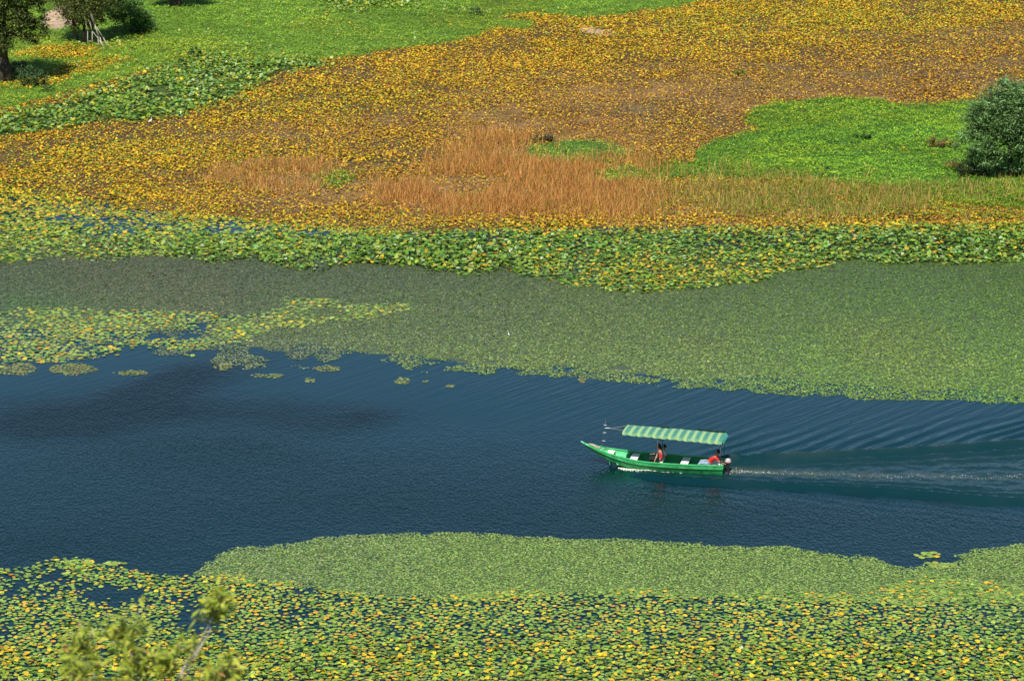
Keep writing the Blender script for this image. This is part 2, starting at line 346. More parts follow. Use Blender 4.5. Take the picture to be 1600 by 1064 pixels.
    c3 = N.new('ShaderNodeMix'); c3.data_type = 'RGBA'; L.new(MA('MULTIPLY', fine, 0.7), c3.inputs[0]); L.new(c2.outputs[2], c3.inputs[6]); c3.inputs[7].default_value = (0.002, 0.016, 0.020, 1)
    L.new(c3.outputs[2], cm.inputs[6])
    L.new(cm.outputs[2], b.inputs['Base Color'])
    return m
tag(link('water', me, water_material()), kind='structure')

# ------------------------------------------------------------------ leaf templates
def ring(n, rx=1.0, ry=1.0, z=0.0, a0=0.0):
    return [(rx * math.cos(a0 + 2 * math.pi * i / n), ry * math.sin(a0 + 2 * math.pi * i / n), z) for i in range(n)]
PAD = [(0.12, 0, 0)] + [(math.cos(a), math.sin(a), 0.0) for a in np.linspace(0.22, 2 * math.pi - 0.22, 10)]
PAD_F = [list(range(11))]
CUP = [(0.0, 0, -0.12)] + [(math.cos(a) * (1.15 if i % 2 else 1.0), 0.82 * math.sin(a), 0.10 * math.cos(2 * a) + 0.05) for i, a in enumerate(np.linspace(0.25, 2 * math.pi - 0.25, 7))]
CUP_F = [[0, i, i + 1] for i in range(1, 7)]
CURL = [(0, 0, -0.14), (1.0, 0.1, 0.12), (0.55, 0.75, 0.2), (-0.4, 0.8, 0.02), (-0.95, 0.0, 0.15), (-0.45, -0.75, 0.22), (0.6, -0.7, 0.0)]
CURL_F = [[0, 1, 2], [0, 2, 3], [0, 3, 4], [0, 4, 5], [0, 5, 6], [0, 6, 1]]
DIA = [(-1, 0, 0), (0, -0.45, 0.08), (1, 0, 0), (0, 0.45, 0.08)]; DIA_F = [[0, 1, 2, 3]]
STAR = [((1.0 if i % 2 == 0 else 0.55) * math.cos(i * math.pi / 5), (1.0 if i % 2 == 0 else 0.55) * math.sin(i * math.pi / 5), 0.0) for i in range(10)]
STAR_F = [list(range(10))]
BLADE = [(-0.5, 0, 0), (0.5, 0, 0), (0.42, 0.06, 0.5), (-0.42, 0.06, 0.5), (0.05, 0.28, 1.0)]; BLADE_F = [[0, 1, 2, 3], [3, 2, 4]]
U = rng.uniform
def ang(n): return U(0, 2 * math.pi, n)
def palette(n, cols, wts, jit=0.15):
    cols = np.array(cols); i = rng.choice(len(cols), n, p=np.array(wts) / sum(wts))
    return np.clip(cols[i] * (1 + rng.normal(0, jit, (n, 1))) * (1 + rng.normal(0, 0.05, (n, 3))), 0.003, 1)
Gdeep = (0.05, 0.12, 0.015); Gmid = (0.15, 0.28, 0.025); Glime = (0.30, 0.38, 0.04); Yel = (0.66, 0.46, 0.02); Gold = (0.62, 0.34, 0.015)
Ora = (0.62, 0.31, 0.04); Rust = (0.34, 0.13, 0.02); Olive = (0.20, 0.19, 0.02)

# ---- far bank: yellowing leaves over drying mud
def yellow_field():
    N0 = 1
    x0, x1 = -62, 62
    n = int(124 * 110 * 68); x = U(x0, x1, n); y = U(148, 258, n)
    px, py = proj(x, y); m = (px > -300) & (px < 1900) & (py > -90); x, y, px, py = x[m], y[m], px[m], py[m]
    ppx = px + (fbm(x, y, 0.12, 4, 8) - 0.5) * 120; ppy = py + (fbm(x, y, 0.12, 4, 18) - 0.5) * 46
    d = np.full(len(x), 0.78)
    # thin, brown middle ground
    thin = 0.75 * gauss(ppx, ppy, 900, 190, 240, 52) + 0.6 * gauss(ppx, ppy, 1120, 140, 200, 28) + 0.42 * gauss(ppx, ppy, 1480, 130, 220, 34) + 0.45 * gauss(ppx, ppy, 480, 215, 140, 22) \
        + 0.5 * gauss(ppx, ppy, 600, 300, 200, 26) + 0.3 * gauss(ppx, ppy, 1590, 60, 140, 25)
    d -= thin * 0.72; d = np.clip(d, 0.66, 1)
    d *= (0.55 + 0.9 * sm(0.3, 0.62, fbm(x, y, 0.35, 4, 66)))
    d *= sm(12, -6, py - shore_y(px) + rng.normal(0, 3, len(x)))
    clear = np.zeros(len(x), bool)
    for poly, s in ((MEADOW, 2), (GREEN_R, 2), (GREEN_M, 2.5), (SAND1, 1), (SAND2, 3.5), (BIGLEAF, 2)): clear |= P_in(poly, x, y, 9, 3, soft=s)
    d = np.where(clear, 0.006, d)
    d = np.where(P_in(DRY_B, x, y, soft=6) | P_in(DRY_A, x, y, soft=4), d * 0.4, d)
    d = np.where((np.abs(py - 347 + (px - 1100) * 0.004) < 8) & (px > 560), 0.85, d)
    for poly, v in ((YPATCH1, 0.9), (YPATCH2, 0.75), (YLINE, 0.7)): d = np.where(P_in(poly, x, y, 7, 3, soft=1.5), v, d)
    k = U(0, 1, len(x)) < d; x, y, px, py, ppx, ppy, thin = x[k], y[k], px[k], py[k], ppx[k], ppy[k], thin[k]
    n = len(x)
    s = U(0.06, 0.118, n) * (1 - 0.34 * np.clip(thin, 0, 1)) * (0.82 + 0.18 * sm(0.3, 0.7, fbm(x, y, 0.3, 2, 4)))
    z = land_z(x, y).clip(0) + U(0.02, 0.16, n)
    warm = palette(n, [Yel, Gold, Ora, Rust, Olive, Glime, Gmid], [36, 30, 9, 13, 14, 8, 3])
    brown = palette(n, [Yel, Gold, Ora, Rust, (0.30, 0.17, 0.07), Olive, (0.12, 0.07, 0.03)], [16, 20, 8, 20, 26, 8, 16])
    lime = palette(n, [Yel, Glime, Gmid, Olive, Gold], [34, 28, 16, 16, 14])
    tb = np.clip(thin * 0.9 + gauss(ppx, ppy, 700, 320, 300, 20) * 0.5 + 0.6 * sm(900, 1500, ppx) * sm(20, 90, ppy) + 0.35 * gauss(ppx, ppy, 800, 200, 500, 90), 0, 1); pick = U(0, 1, n) < tb
    col = np.where(pick[:, None], brown, warm)
    tl = gauss(ppx, ppy, 1250, 30, 420, 40) * 0.7 + gauss(ppx, ppy, 500, 160, 260, 30) * 0.55 + gauss(ppx, ppy, 120, 240, 260, 26) * 0.6 + gauss(ppx, ppy, 0, 300, 200, 25) * 0.8
    tl += 0.5 * sm(12, -8, shore_y(px) - py - 6)
    pick = U(0, 1, n) < tl * 0.8; col = np.where(pick[:, None], lime, col)
    col *= 0.9 + 0.2 * fbm(x, y, 0.15, 3, 91)[:, None]
    S = np.stack([s, s * U(0.7, 1, n), s], 1)
    o = scat('yellowing_leaves', CURL, CURL_F, np.stack([x, y, z], 1), S, ang(n), ang(n), np.abs(rng.normal(0, 0.42, n)), col, M_dry)
    tag(o, 'carpet of yellow and orange water lily leaves drying on brown mud of the far bank', 'dry leaves', kind='stuff')
    print('yellow', n)
yellow_field()

def big_leaves():
    a = pts([BIGLEAF, BIGLEAF2], 34, soft=5); n = len(a); x, y = a[:, 0], a[:, 1]
    k = fbm(x, y, 0.4, 3, 3) + rng.normal(0, 0.06, n) > 0.34; x, y = x[k], y[k]; n = len(x)
    s = U(0.09, 0.17, n); z = land_z(x, y).clip(0) + U(0.05, 0.3, n)
    col = palette(n, [Gdeep, Gmid, Glime, (0.12, 0.26, 0.05), (0.30, 0.44, 0.15), Yel], [16, 34, 30, 20, 9, 4])
    o = scat('green_lily_leaves', CUP, CUP_F, np.stack([x, y, z], 1), s, ang(n), ang(n), np.abs(rng.normal(0.2, 0.5, n)), col, M_leaf)
    tag(o, 'broad glossy green leaves massed on the slope of the far left bank', 'water plants', kind='stuff')
big_leaves()

def meadow_leaves():
    a = pts([MEADOW], 9, soft=2); x, y = a[:, 0], a[:, 1]; px, py = proj(x, y)
    w_ = 0.9 * gauss(px, py, 380, 85, 260, 32) + 0.5 * gauss(px, py, 600, 15, 160, 16) + 0.35 * sm(0.5, 0.7, fbm(x, y, 0.25, 3, 6))
    k = U(0, 1, len(x)) < w_ * sm(0.35, 0.6, fbm(x, y, 0.4, 3, 16)); x, y = x[k], y[k]; n = len(x)
    o = scat('green_lily_leaves', CUP, CUP_F, np.stack([x, y, land_z(x, y).clip(0) + U(0.12, 0.32, n)], 1), U(0.07, 0.13, n), ang(n), ang(n), np.abs(rng.normal(0.2, 0.5, n)), palette(n, [Glime, Gmid, (0.26, 0.40, 0.12), Yel, Ora], [36, 30, 20, 8, 2]), M_leaf)
    tag(o, 'scattered broad leaves poking through the meadow above the big leaf slope', 'water plants', kind='stuff')
meadow_leaves()
def meadow(polys, dens, name, label, cols, wts, h=(0.02, 0.22)):
    a = pts(polys, dens, soft=1.0); x, y = a[:, 0], a[:, 1]
    clr = np.zeros(len(x), bool)
    for poly in (SAND1, SAND2): clr |= P_in(poly, x, y, 5, 2)
    clr |= (P_in(YPATCH1, x, y, 7, 3) | P_in(YPATCH2, x, y, 7, 3)) & (U(0, 1, len(x)) < 0.6)
    k = ~clr; x, y = x[k], y[k]; n = len(x)
    f = fbm(x, y, 0.18, 4, 22); g = fbm(x, y, 1.1, 3, 7)
    col = palette(n, cols, wts, 0.25) * (0.50 + 0.95 * f)[:, None]
    col = mix(col, col * np.array([1.35, 1.05, 0.8]), sm(0.45, 0.7, fbm(x, y, 0.12, 3, 58)))
    s = U(0.04, 0.10, n); z = land_z(x, y).clip(0) + U(0, 1, n) ** 0.6 * (0.04 + 1.6 * h[1] * sm(0.25, 0.75, g))
    o = scat(name, DIA, DIA_F, np.stack([x, y, z], 1), s, ang(n), ang(n), np.abs(rng.normal(0.25, 0.4, n)), col, M_grass)
    tag(o, label, 'meadow', kind='stuff'); print(name, n)
GC = [(0.25, 0.43, 0.035), (0.17, 0.34, 0.03), (0.33, 0.46, 0.04), (0.07, 0.17, 0.025)]
meadow([MEADOW], 85, 'meadow_plants', 'low bright green plants and grass covering the far bank at upper left', GC, [38, 32, 16, 10])
meadow([GREEN_R], 120, 'meadow_plants', 'bright green patch of low plants beside the willow on the far bank', [(0.24, 0.45, 0.028), (0.17, 0.36, 0.022), (0.33, 0.50, 0.04), (0.07, 0.17, 0.018)], [40, 30, 16, 10])
meadow([DRY_B, DRY_A], 14, 'meadow_plants', 'thin olive weeds at the foot of the rust coloured grass', [(0.20, 0.24, 0.03), (0.30, 0.24, 0.05), (0.14, 0.18, 0.025)], [30, 30, 20], h=(0.02, 0.15))
meadow([GREEN_M, GREEN_S], 60, 'meadow_plants', 'small green islands of low plants among the rust coloured grass', GC, [30, 30, 16, 14])

def tall_grass(polys, dens, name, label, cols, wts, h0, h1, w=0.026, soft=6, keep=None):
    a = pts(polys, dens, soft=soft, jx=40, jy=14); x, y = a[:, 0], a[:, 1]
    t = fbm(x, y, 0.3, 4, 15); k = U(0, 1, len(x)) < sm(0.3, 0.6, t) * 0.85 + 0.15
    if keep is not None: k &= keep(x, y)
    x, y, t = x[k], y[k], t[k]; n = len(x)
    h = U(h0, h1, n) * (0.45 + 1.0 * sm(0.25, 0.7, t)) * U(0.6, 1.25, n); col = palette(n, cols, wts, 0.28)
    S = np.stack([U(0.7, 1.3, n) * w, h * 0.9, h], 1)
    o = scat(name, BLADE, BLADE_F, np.stack([x, y, land_z(x, y).clip(0)], 1), S, ang(n), ang(n), np.abs(rng.normal(0.0, 0.48, n)), col, M_grass)
    tag(o, label, 'tall grass', kind='stuff'); print(name, n)
tall_grass([DRY_A], 110, 'dry_grass', 'small stand of rust brown dry grass alone on the left of the leaf carpet', [(0.60, 0.30, 0.09), (0.68, 0.40, 0.13), (0.45, 0.22, 0.07), (0.20, 0.24, 0.03)], [40, 30, 20, 10], 0.3, 0.7, soft=9)
lx = lambda x, y: proj(x, y)[0] < 1020 + rng.normal(0, 40, len(x))
rx = lambda x, y: proj(x, y)[0] > 1000 + rng.normal(0, 40, len(x))
tall_grass([DRY_B], 115, 'dry_grass', 'long swath of rust orange dry grass in the middle of the far bank', [(0.60, 0.29, 0.08), (0.68, 0.38, 0.12), (0.45, 0.21, 0.06), (0.22, 0.25, 0.03)], [40, 28, 18, 8], 0.35, 0.8, soft=10, keep=lx)
tall_grass([DRY_B, [(1060, 276), (1200, 268), (1350, 272), (1500, 288), (1900, 284), (1900, 338), (1100, 342)]], 50, 'straw_grass', 'straw coloured grass mixed with green below the willow on the right', [(0.55, 0.36, 0.10), (0.62, 0.44, 0.15), (0.40, 0.23, 0.07), (0.20, 0.32, 0.03), (0.15, 0.28, 0.03)], [26, 20, 14, 26, 20], 0.25, 0.65, soft=9, keep=rx)
meadow([[(1180, 285), (1500, 292), (1900, 290), (1900, 340), (1500, 344), (1200, 336)]], 110, 'meadow_plants', 'olive weeds growing between the straw grass and the lily leaves at right', [(0.18, 0.30, 0.03), (0.14, 0.27, 0.025), (0.30, 0.27, 0.05)], [30, 30, 20])

# ---- green lily belt along the shore
def lily_belt():
    a = pts([LILY], 44, soft=1.2, jx=14, jy=4, s=0.6); x, y = a[:, 0], a[:, 1]
    px, py = proj(x, y)
    up = gauss(px, py, 650, 400, 260, 24) + gauss(px, py, 1480, 385, 260, 26) + 0.7 * gauss(px, py, 250, 380, 140, 16)     # big standing leaves
    yl = 1.0 * gauss(px, py, 1060, 425, 230, 24) + 0.20 + 0.9 * sm(374, 356, py)
    left = sm(340, 240, px)
    d = 0.85 - 0.45 * left - 0.22 * sm(700, 300, px)
    edge = fbm(x, y, 0.5, 3, 3); k = U(0, 1, len(x)) < d * (0.5 + 0.8 * sm(0.3, 0.5, edge))
    x, y, px, py, up, yl = x[k], y[k], px[k], py[k], up[k], yl[k]; n = len(x)
    s = U(0.08, 0.13, n) + 0.08 * np.clip(up, 0, 1) * U(0, 1, n) ** 2
    z = 0.02 + U(0, 1, n) * (0.10 + 0.30 * np.clip(up, 0, 1))
    g = palette(n, [Gdeep, Gmid, Glime, (0.14, 0.30, 0.05), (0.34, 0.48, 0.20)], [26, 34, 16, 24, 10]); yy = palette(n, [Yel, Glime, Gold, Gmid, Ora], [22, 40, 8, 24, 4])
    col = np.where((U(0, 1, n) < yl * 0.62)[:, None], yy, g)
    o = scat('lily_leaves', CUP, CUP_F, np.stack([x, y, z], 1), s, ang(n), ang(n), np.abs(rng.normal(0.08, 0.28 + 0.28 * np.clip(up, 0, 1), n)), col, M_leaf)
    tag(o, 'long belt of green water lily leaves along the edge of the far bank', 'water lilies', kind='stuff'); print('belt', n)
    a = pts([LEFTPADS], 34, soft=2.5, jx=25, jy=6); x, y = a[:, 0], a[:, 1]
    f = fbm(x, y, 0.3, 4, 27); px, py = proj(x, y)
    # little openings of water near the shore
    hole = np.zeros(len(x))
    for hx, hy, ha, hb in ((95, 343, 24, 7), (230, 352, 28, 5), (150, 318, 30, 6), (360, 362, 40, 4), (480, 366, 50, 4), (240, 330, 20, 4), (60, 392, 60, 6), (170, 385, 60, 5)): hole += gauss(px + rng.normal(0, 6, len(x)), py, hx, hy, ha, hb)
    k = (U(0, 1, len(x)) < 0.25 + sm(0.3, 0.5, f)) & (U(0, 1, len(x)) > hole * 0.9); x, y = x[k], y[k]; n = len(x)
    py = proj(x, y)[1]
    col = np.where((U(0, 1, n) < 0.75 * sm(368, 325, py))[:, None], palette(n, [Yel, Olive, Glime, Gold], [34, 26, 24, 14]), palette(n, [Glime, Gmid, Yel, (0.28, 0.36, 0.06), Gold], [32, 34, 8, 22, 2]))
    o = scat('lily_pads', PAD, PAD_F, np.stack([x, y, U(0.006, 0.05, n)], 1), U(0.08, 0.14, n), ang(n), ang(n), np.abs(rng.normal(0, 0.22, n)), col, M_pad)
    tag(o, 'loose green lily pads and small water openings near the far left shore', 'water lilies', kind='stuff')
lily_belt()

# ---- floating mats of water chestnut rosettes
def rose_col(x, y, n):
    px, py = proj(x, y)
    far = palette(n, [(0.15, 0.24, 0.05), (0.22, 0.30, 0.08), (0.11, 0.17, 0.04), (0.26, 0.30, 0.11)], [34, 30, 18, 12])
    grey = palette(n, [(0.13, 0.18, 0.09), (0.19, 0.24, 0.13), (0.08, 0.12, 0.05), (0.23, 0.22, 0.15)], [30, 30, 20, 14])
    t = sm(950, 250, px + (fbm(x, y, 0.1, 3, 5) - 0.5) * 500) * np.where(py < 700, 0.9, 0.35)
    c = mix(far, grey, 0) if False else np.where((U(0, 1, n) < t)[:, None], grey, far)
    b = 0.98 + 0.42 * sm(470, 590, py) - 0.22 * sm(490, 420, py)
    c = mix(c, c * np.array([0.8, 1.1, 0.8]), gauss(px, py, 60, 480, 160, 26))
    c = mix(c, c * np.array([0.85, 1.12, 0.6]), sm(900, 1500, px) * 0.8 * (py < 700))
    c = mix(c, c * np.array([1.2, 0.98, 1.0]), sm(0.5, 0.7, fbm(x, y, 0.1, 3, 67)) * 0.8 * (py < 700))
    return c * b[:, None]
def rose_mat(poly, dens, name, label, bright=1.0, soft=0.8):
    a = pts([poly], dens, soft=soft * 0.6, jx=34, jy=7, s=0.9); x, y = a[:, 0], a[:, 1]
    px, py = proj(x, y)
    cl = fbm(x, y, 1.1, 3, 9)
    k = np.ones(len(x), bool)
    if poly is ROSE_TOP:
        # open water showing through along the outer edge, and clear water behind the pad field on the left
        eb = np.interp(px, [0, 300, 420, 560, 800, 1000, 1300, 1600], [560, 545, 560, 560, 575, 592, 612, 622])
        edge = sm(-40, 6, py - eb); k = cl > 0.49 * edge * sm(1500, 900, px)
        k &= ~(inside(PADS_L, px, py) & (cl < 0.52) & (px < 420))
    x, y, px, py = x[k], y[k], px[k], py[k]; n = len(x)
    o = scat(name, STAR, STAR_F, np.stack([x, y, U(0.004, 0.03, n)], 1), U(0.035, 0.075, n) * (0.8 if poly is ROSE_NEAR else 1), ang(n), ang(n), np.abs(rng.normal(0, 0.2, n)), rose_col(x, y, n) * 0.80 * bright * (np.array([1.0, 1.05, 0.95]) if poly is ROSE_NEAR else 1), M_ros)
    tag(o, label, 'floating plants', kind='stuff'); print(name, n)
rose_mat(ROSE_TOP, 135, 'floating_plants', 'wide grey green mat of small floating leaves between open water and far lily belt')
rose_mat(ROSE_NEAR, 270, 'floating_plants', 'smaller green mat of tiny floating leaves this side of the open water', 1.12)
# submerged part of the mats: a dull sheet of weed just at the surface
def weed_sheet(poly, name, label, col, edge):
    X = np.arange(-48, 48, 0.3); Y = np.arange(98, 170, 0.3); gx, gy = np.meshgrid(X, Y)
    x, y = gx.ravel() + 0.15, gy.ravel() + 0.15; px, py = proj(x, y)
    m = P_in(poly, x, y, 34, 7, s=0.9) & P_in(poly, x, y - 0.45, 34, 7, s=0.9) & P_in(poly, x, y + 0.45, 34, 7, s=0.9) & (fbm(x, y, 1.1, 3, 9) > edge)
    if poly is ROSE_TOP:
        eb = np.interp(px, [0, 300, 420, 560, 800, 1000, 1300, 1600], [520, 520, 545, 550, 568, 586, 606, 616]) - 3
        m &= py < eb + (fbm(x, y, 0.4, 3, 6) - 0.5) * 30
        m &= ~(P_in(PADS_L, x, y, 20, 5) & (px < 420) & (fbm(x, y, 0.5, 3, 50) > 0.42))
    x, y = x[m] - 0.15, y[m] - 0.15; n = len(x)
    T = np.array([(-0.02, -0.02, 0), (0.32, -0.02, 0), (0.32, 0.32, 0), (-0.02, 0.32, 0)])
    V = (T[None] + np.stack([x, y, np.full(n, 0.003)], 1)[:, None] + np.array([0, 0, 0.0001])).reshape(-1, 3)
    # shared jitter keeps the outline ragged; weld-free quads overlap by a hair at slightly different heights
    V[:, 2] = np.repeat(0.0015 + rng.uniform(0, 0.002, n), 4)
    me = mesh_np(name, V, np.arange(n * 4), np.full(n, 4))
    o = link(name, me, mat(name, col, 0.35, 0.5, noise=(2.5, 0.35), bump=(9, 0.5, 0.03)))
    tag(o, label, 'water weed', kind='stuff')
weed_sheet(ROSE_TOP, 'water_weed', 'dull weed lying just under the wide far mat of floating leaves', (0.07, 0.10, 0.04), 0.0)
weed_sheet([(560, 366), (900, 358), (1300, 352), (1600, 346), (2100, 338), (2100, 408), (1600, 405), (1380, 402), (1200, 420), (1000, 446), (880, 434), (800, 420), (640, 402), (560, 396)], 'water_weed', 'dark backing sheet under the leaves of the far lily belt', (0.025, 0.032, 0.014), 0.0)  # dark backing sheet that blackens the gaps in the belt
weed_sheet(ROSE_NEAR, 'water_weed', 'dull weed lying just under the near mat of floating leaves', (0.06, 0.10, 0.03), 0.0)

# ---- pads floating at left and the near pad field
def pad_field(poly, dens, name, label, cols, wts, thr, srange, seed, jit=10, ymax=0.34, sep=0.76):
    a = pts([poly], dens, soft=1.6, jx=jit, jy=4, s=0.5); x, y = a[:, 0], a[:, 1]; px, py = proj(x, y)
    f = fbm(x, y, 0.5, 4, seed); k = f + rng.normal(0, 0.075, len(x)) > thr(px, py); x, y, px, py = x[k], y[k], px[k], py[k]; n = len(x)
    s = srange[0] * 0.8 + (srange[1] - srange[0]) * 1.25 * rng.beta(2, 2.2, n)
    # thin out pads that would lie on top of one another
    o_ = np.argsort(-s); cell = {}; keep = []
    for i in o_:
        cx, cy_ = int(x[i] / 0.2), int(y[i] / 0.2); ok = True
        for a_ in (-1, 0, 1):
            for b_ in (-1, 0, 1):
                for j in cell.get((cx + a_, cy_ + b_), ()):
                    if (x[i] - x[j]) ** 2 + (y[i] - y[j]) ** 2 < (sep * (s[i] + s[j])) ** 2: ok = False; break
                if not ok: break
            if not ok: break
        if ok: cell.setdefault((cx, cy_), []).append(i); keep.append(i)
    keep = np.array(keep); x, y, s, px, py = x[keep], y[keep], s[keep], px[keep], py[keep]; n = len(x)
    z = U(0.012, 0.05, n)
    S = np.stack([s, s * U(0.85, 1, n), s], 1)
    col = palette(n, cols, wts, 0.16)
    t = sm(0.4, 0.65, fbm(x, y, 0.22, 3, seed + 5)); yy = palette(n, [Yel, (0.5, 0.42, 0.03), Glime, Gold], [16, 34, 38, 4])
    pick = U(0, 1, n) < t * ymax; col = np.where(pick[:, None], yy, col)
    o = scat(name, PAD, PAD_F, np.stack([x, y, z], 1), S, ang(n), ang(n), np.abs(rng.normal(0, 0.09, n)), col, M_pad)
    tag(o, label, 'lily pads', kind='stuff'); print(name, n)
pad_field(PADS_L, 60, 'lily_pads', 'tongue of yellow green lily pads reaching into the water at middle left',
          [(0.26, 0.38, 0.07), (0.18, 0.31, 0.06), (0.36, 0.42, 0.10), Yel, Ora], [38, 34, 22, 3, 1.5], lambda px, py: 0.39 + 0.12 * sm(300, 560, px) + 0.1 * sm(530, 570, py), (0.075, 0.15), 40, ymax=0.22, sep=0.78)
pad_field(PADS_N, 95, 'lily_pads', 'dense field of green and yellow lily pads with dark water gaps in the foreground',
          [(0.24, 0.36, 0.06), (0.16, 0.29, 0.04), (0.34, 0.40, 0.07), Yel, Ora, Gdeep], [36, 34, 22, 7, 1, 5],
          lambda px, py: 0.44 - 0.16 * sm(960, 1020, py) - 0.1 * sm(300, 700, px) - 0.12 * sm(910, 930, py) * sm(600, 900, px), (0.06, 0.118), 80)
# a second, sparser layer of raised leaves near the bottom
a = pts([[(-400, 1010), (2000, 1000), (2000, 1200), (-400, 1200)]], 18, soft=12); n = len(a)
o = scat('lily_leaves', CUP, CUP_F, np.stack([a[:, 0], a[:, 1], U(0.05, 0.14, n)], 1), U(0.08, 0.12, n), ang(n), ang(n), np.abs(rng.normal(0, 0.3, n)),
         palette(n, [(0.28, 0.36, 0.04), Yel, (0.15, 0.26, 0.025), Gold, Rust, (0.05, 0.09, 0.015)], [36, 20, 30, 5, 1.5, 8]), M_pad)
tag(o, 'crowded raised lily leaves along the nearest edge of the lake', 'lily leaves', kind='stuff')

# ---- single rafts of floating plants on the open water
def raft(cx, cy, a, b, dens, label, kind=0, seed=0):
    gx, gy = at(cx, cy); gx, gy = float(gx), float(gy)
    ax = a / 36.0 * (1.0); ay = b / 11.0
    n = int(ax * ay * 4 * dens); x = U(-ax, ax, n); y = U(-ay, ay, n)
    k = (x / ax) ** 2 + (y / ay) ** 2 < 0.35 + 1.1 * fbm(x + gx, y + gy, 1.4 / max(ay, 0.5), 3, seed + 3); x, y = x[k], y[k]; n = len(x)
    if n < 4: return
    r = empty('plant_raft', (gx, gy, 0)); tag(r, label, 'floating plants', 'separate rafts of floating plants on the open water')
    if kind == 0:
        scat('leaves', STAR, STAR_F, np.stack([x, y, U(0.004, 0.02, n)], 1), U(0.06, 0.11, n), ang(n), ang(n), np.abs(rng.normal(0, 0.1, n)),
             palette(n, [(0.16, 0.21, 0.06), (0.22, 0.25, 0.08), (0.26, 0.20, 0.08)], [40, 40, 16]), M_ros, r)
    else:
        scat('pads', PAD, PAD_F, np.stack([x, y, U(0.006, 0.03, n)], 1), U(0.08, 0.15, n), ang(n), ang(n), np.abs(rng.normal(0, 0.08, n)),
             palette(n, [(0.22, 0.34, 0.05), (0.30, 0.38, 0.07), Yel], [40, 40, 8]), M_pad, r)
for i, (cx, cy, a, b, kd, lb) in enumerate([
    (204, 583, 34, 5, 0, 'long narrow olive plant raft off the left pad tongue, ending in open water'),
    (112, 577, 46, 11, 0, 'largest olive plant raft just below the left pad tongue'),
    (18, 577, 44, 13, 0, 'plant raft cut by the left edge of the photo below the pad tongue'),
    (418, 587, 30, 4, 0, 'thin flat plant raft below the left end of the wide green mat'),
    (485, 594, 9, 5, 0, 'small round plant raft midway between two longer rafts'),
    (627, 595, 15, 6, 0, 'compact olive plant raft alone off the mat edge in mid water'),
    (703, 603, 7, 3, 0, 'tiny rightmost speck of a plant raft in the far open water'),
    (664, 597, 6, 3, 0, 'tiny plant raft right beside the compact mid water raft'),
    (348, 573, 16, 7, 0, 'plant raft on the dark water tip below the pads'),
    (513, 576, 22, 6, 0, 'ragged plant raft close against the far mat edge'),
    (912, 595, 9, 4, 0, 'small raft touching the far mat edge above the boat bow'),
    (296, 556, 10, 3, 1, 'few green pads adrift over dark blue water left of centre'),
    (1452, 869, 22, 4, 1, 'green raft of pads in the notch of blue water at lower right'),
    (1470, 883, 24, 4, 1, 'green pads bridging the notch between the two near mats at right'),
    (120, 882, 28, 5, 1, 'row of green pads at the near left edge of the open water'),
    (180, 881, 16, 3, 1, 'small detached group of pads beyond the near left pad field')]):
    raft(cx, cy, a, b, 70 if kd == 0 else 30, lb, kd, i)

# ------------------------------------------------------------------ trees and shrubs
def tube(V, F, p0, p1, r0, r1, n=7):
    p0, p1 = Vector(p0), Vector(p1); d = (p1 - p0).normalized(); a = d.orthogonal().normalized(); b = d.cross(a)
    i0 = len(V)
    for p, r in ((p0, r0), (p1, r1)):
        for k in range(n):
            t = 2 * math.pi * k / n; V.append(p + (a * math.cos(t) + b * math.sin(t)) * r)
    for k in range(n): F.append((i0 + k, i0 + (k + 1) % n, i0 + n + (k + 1) % n, i0 + n + k))
    F.append(tuple(i0 + n + k for k in range(n))); F.append(tuple(i0 + k for k in range(n))[::-1])
def pyobj(name, V, F, m, parent=None, smooth=False):
    me = bpy.data.meshes.new(name); me.from_pydata([tuple(v) for v in V], [], F); me.update()
    if smooth: me.polygons.foreach_set('use_smooth', [True] * len(me.polygons))
    return link(name, me, m, parent)
def limb_chain(V, F, p, d, L, r, seg=4, bend=0.25, rnd=random):
    pts_ = [Vector(p)]; d = Vector(d).normalized()
    for i in range(seg):
        d = (d + Vector((rnd.uniform(-bend, bend), rnd.uniform(-bend, bend), rnd.uniform(-bend, bend) * 0.6))).normalized()
        q = pts_[-1] + d * (L / seg); tube(V, F, pts_[-1], q, r * (1 - i / seg * 0.7), r * (1 - (i + 1) / seg * 0.7)); pts_.append(q)
    return pts_, d
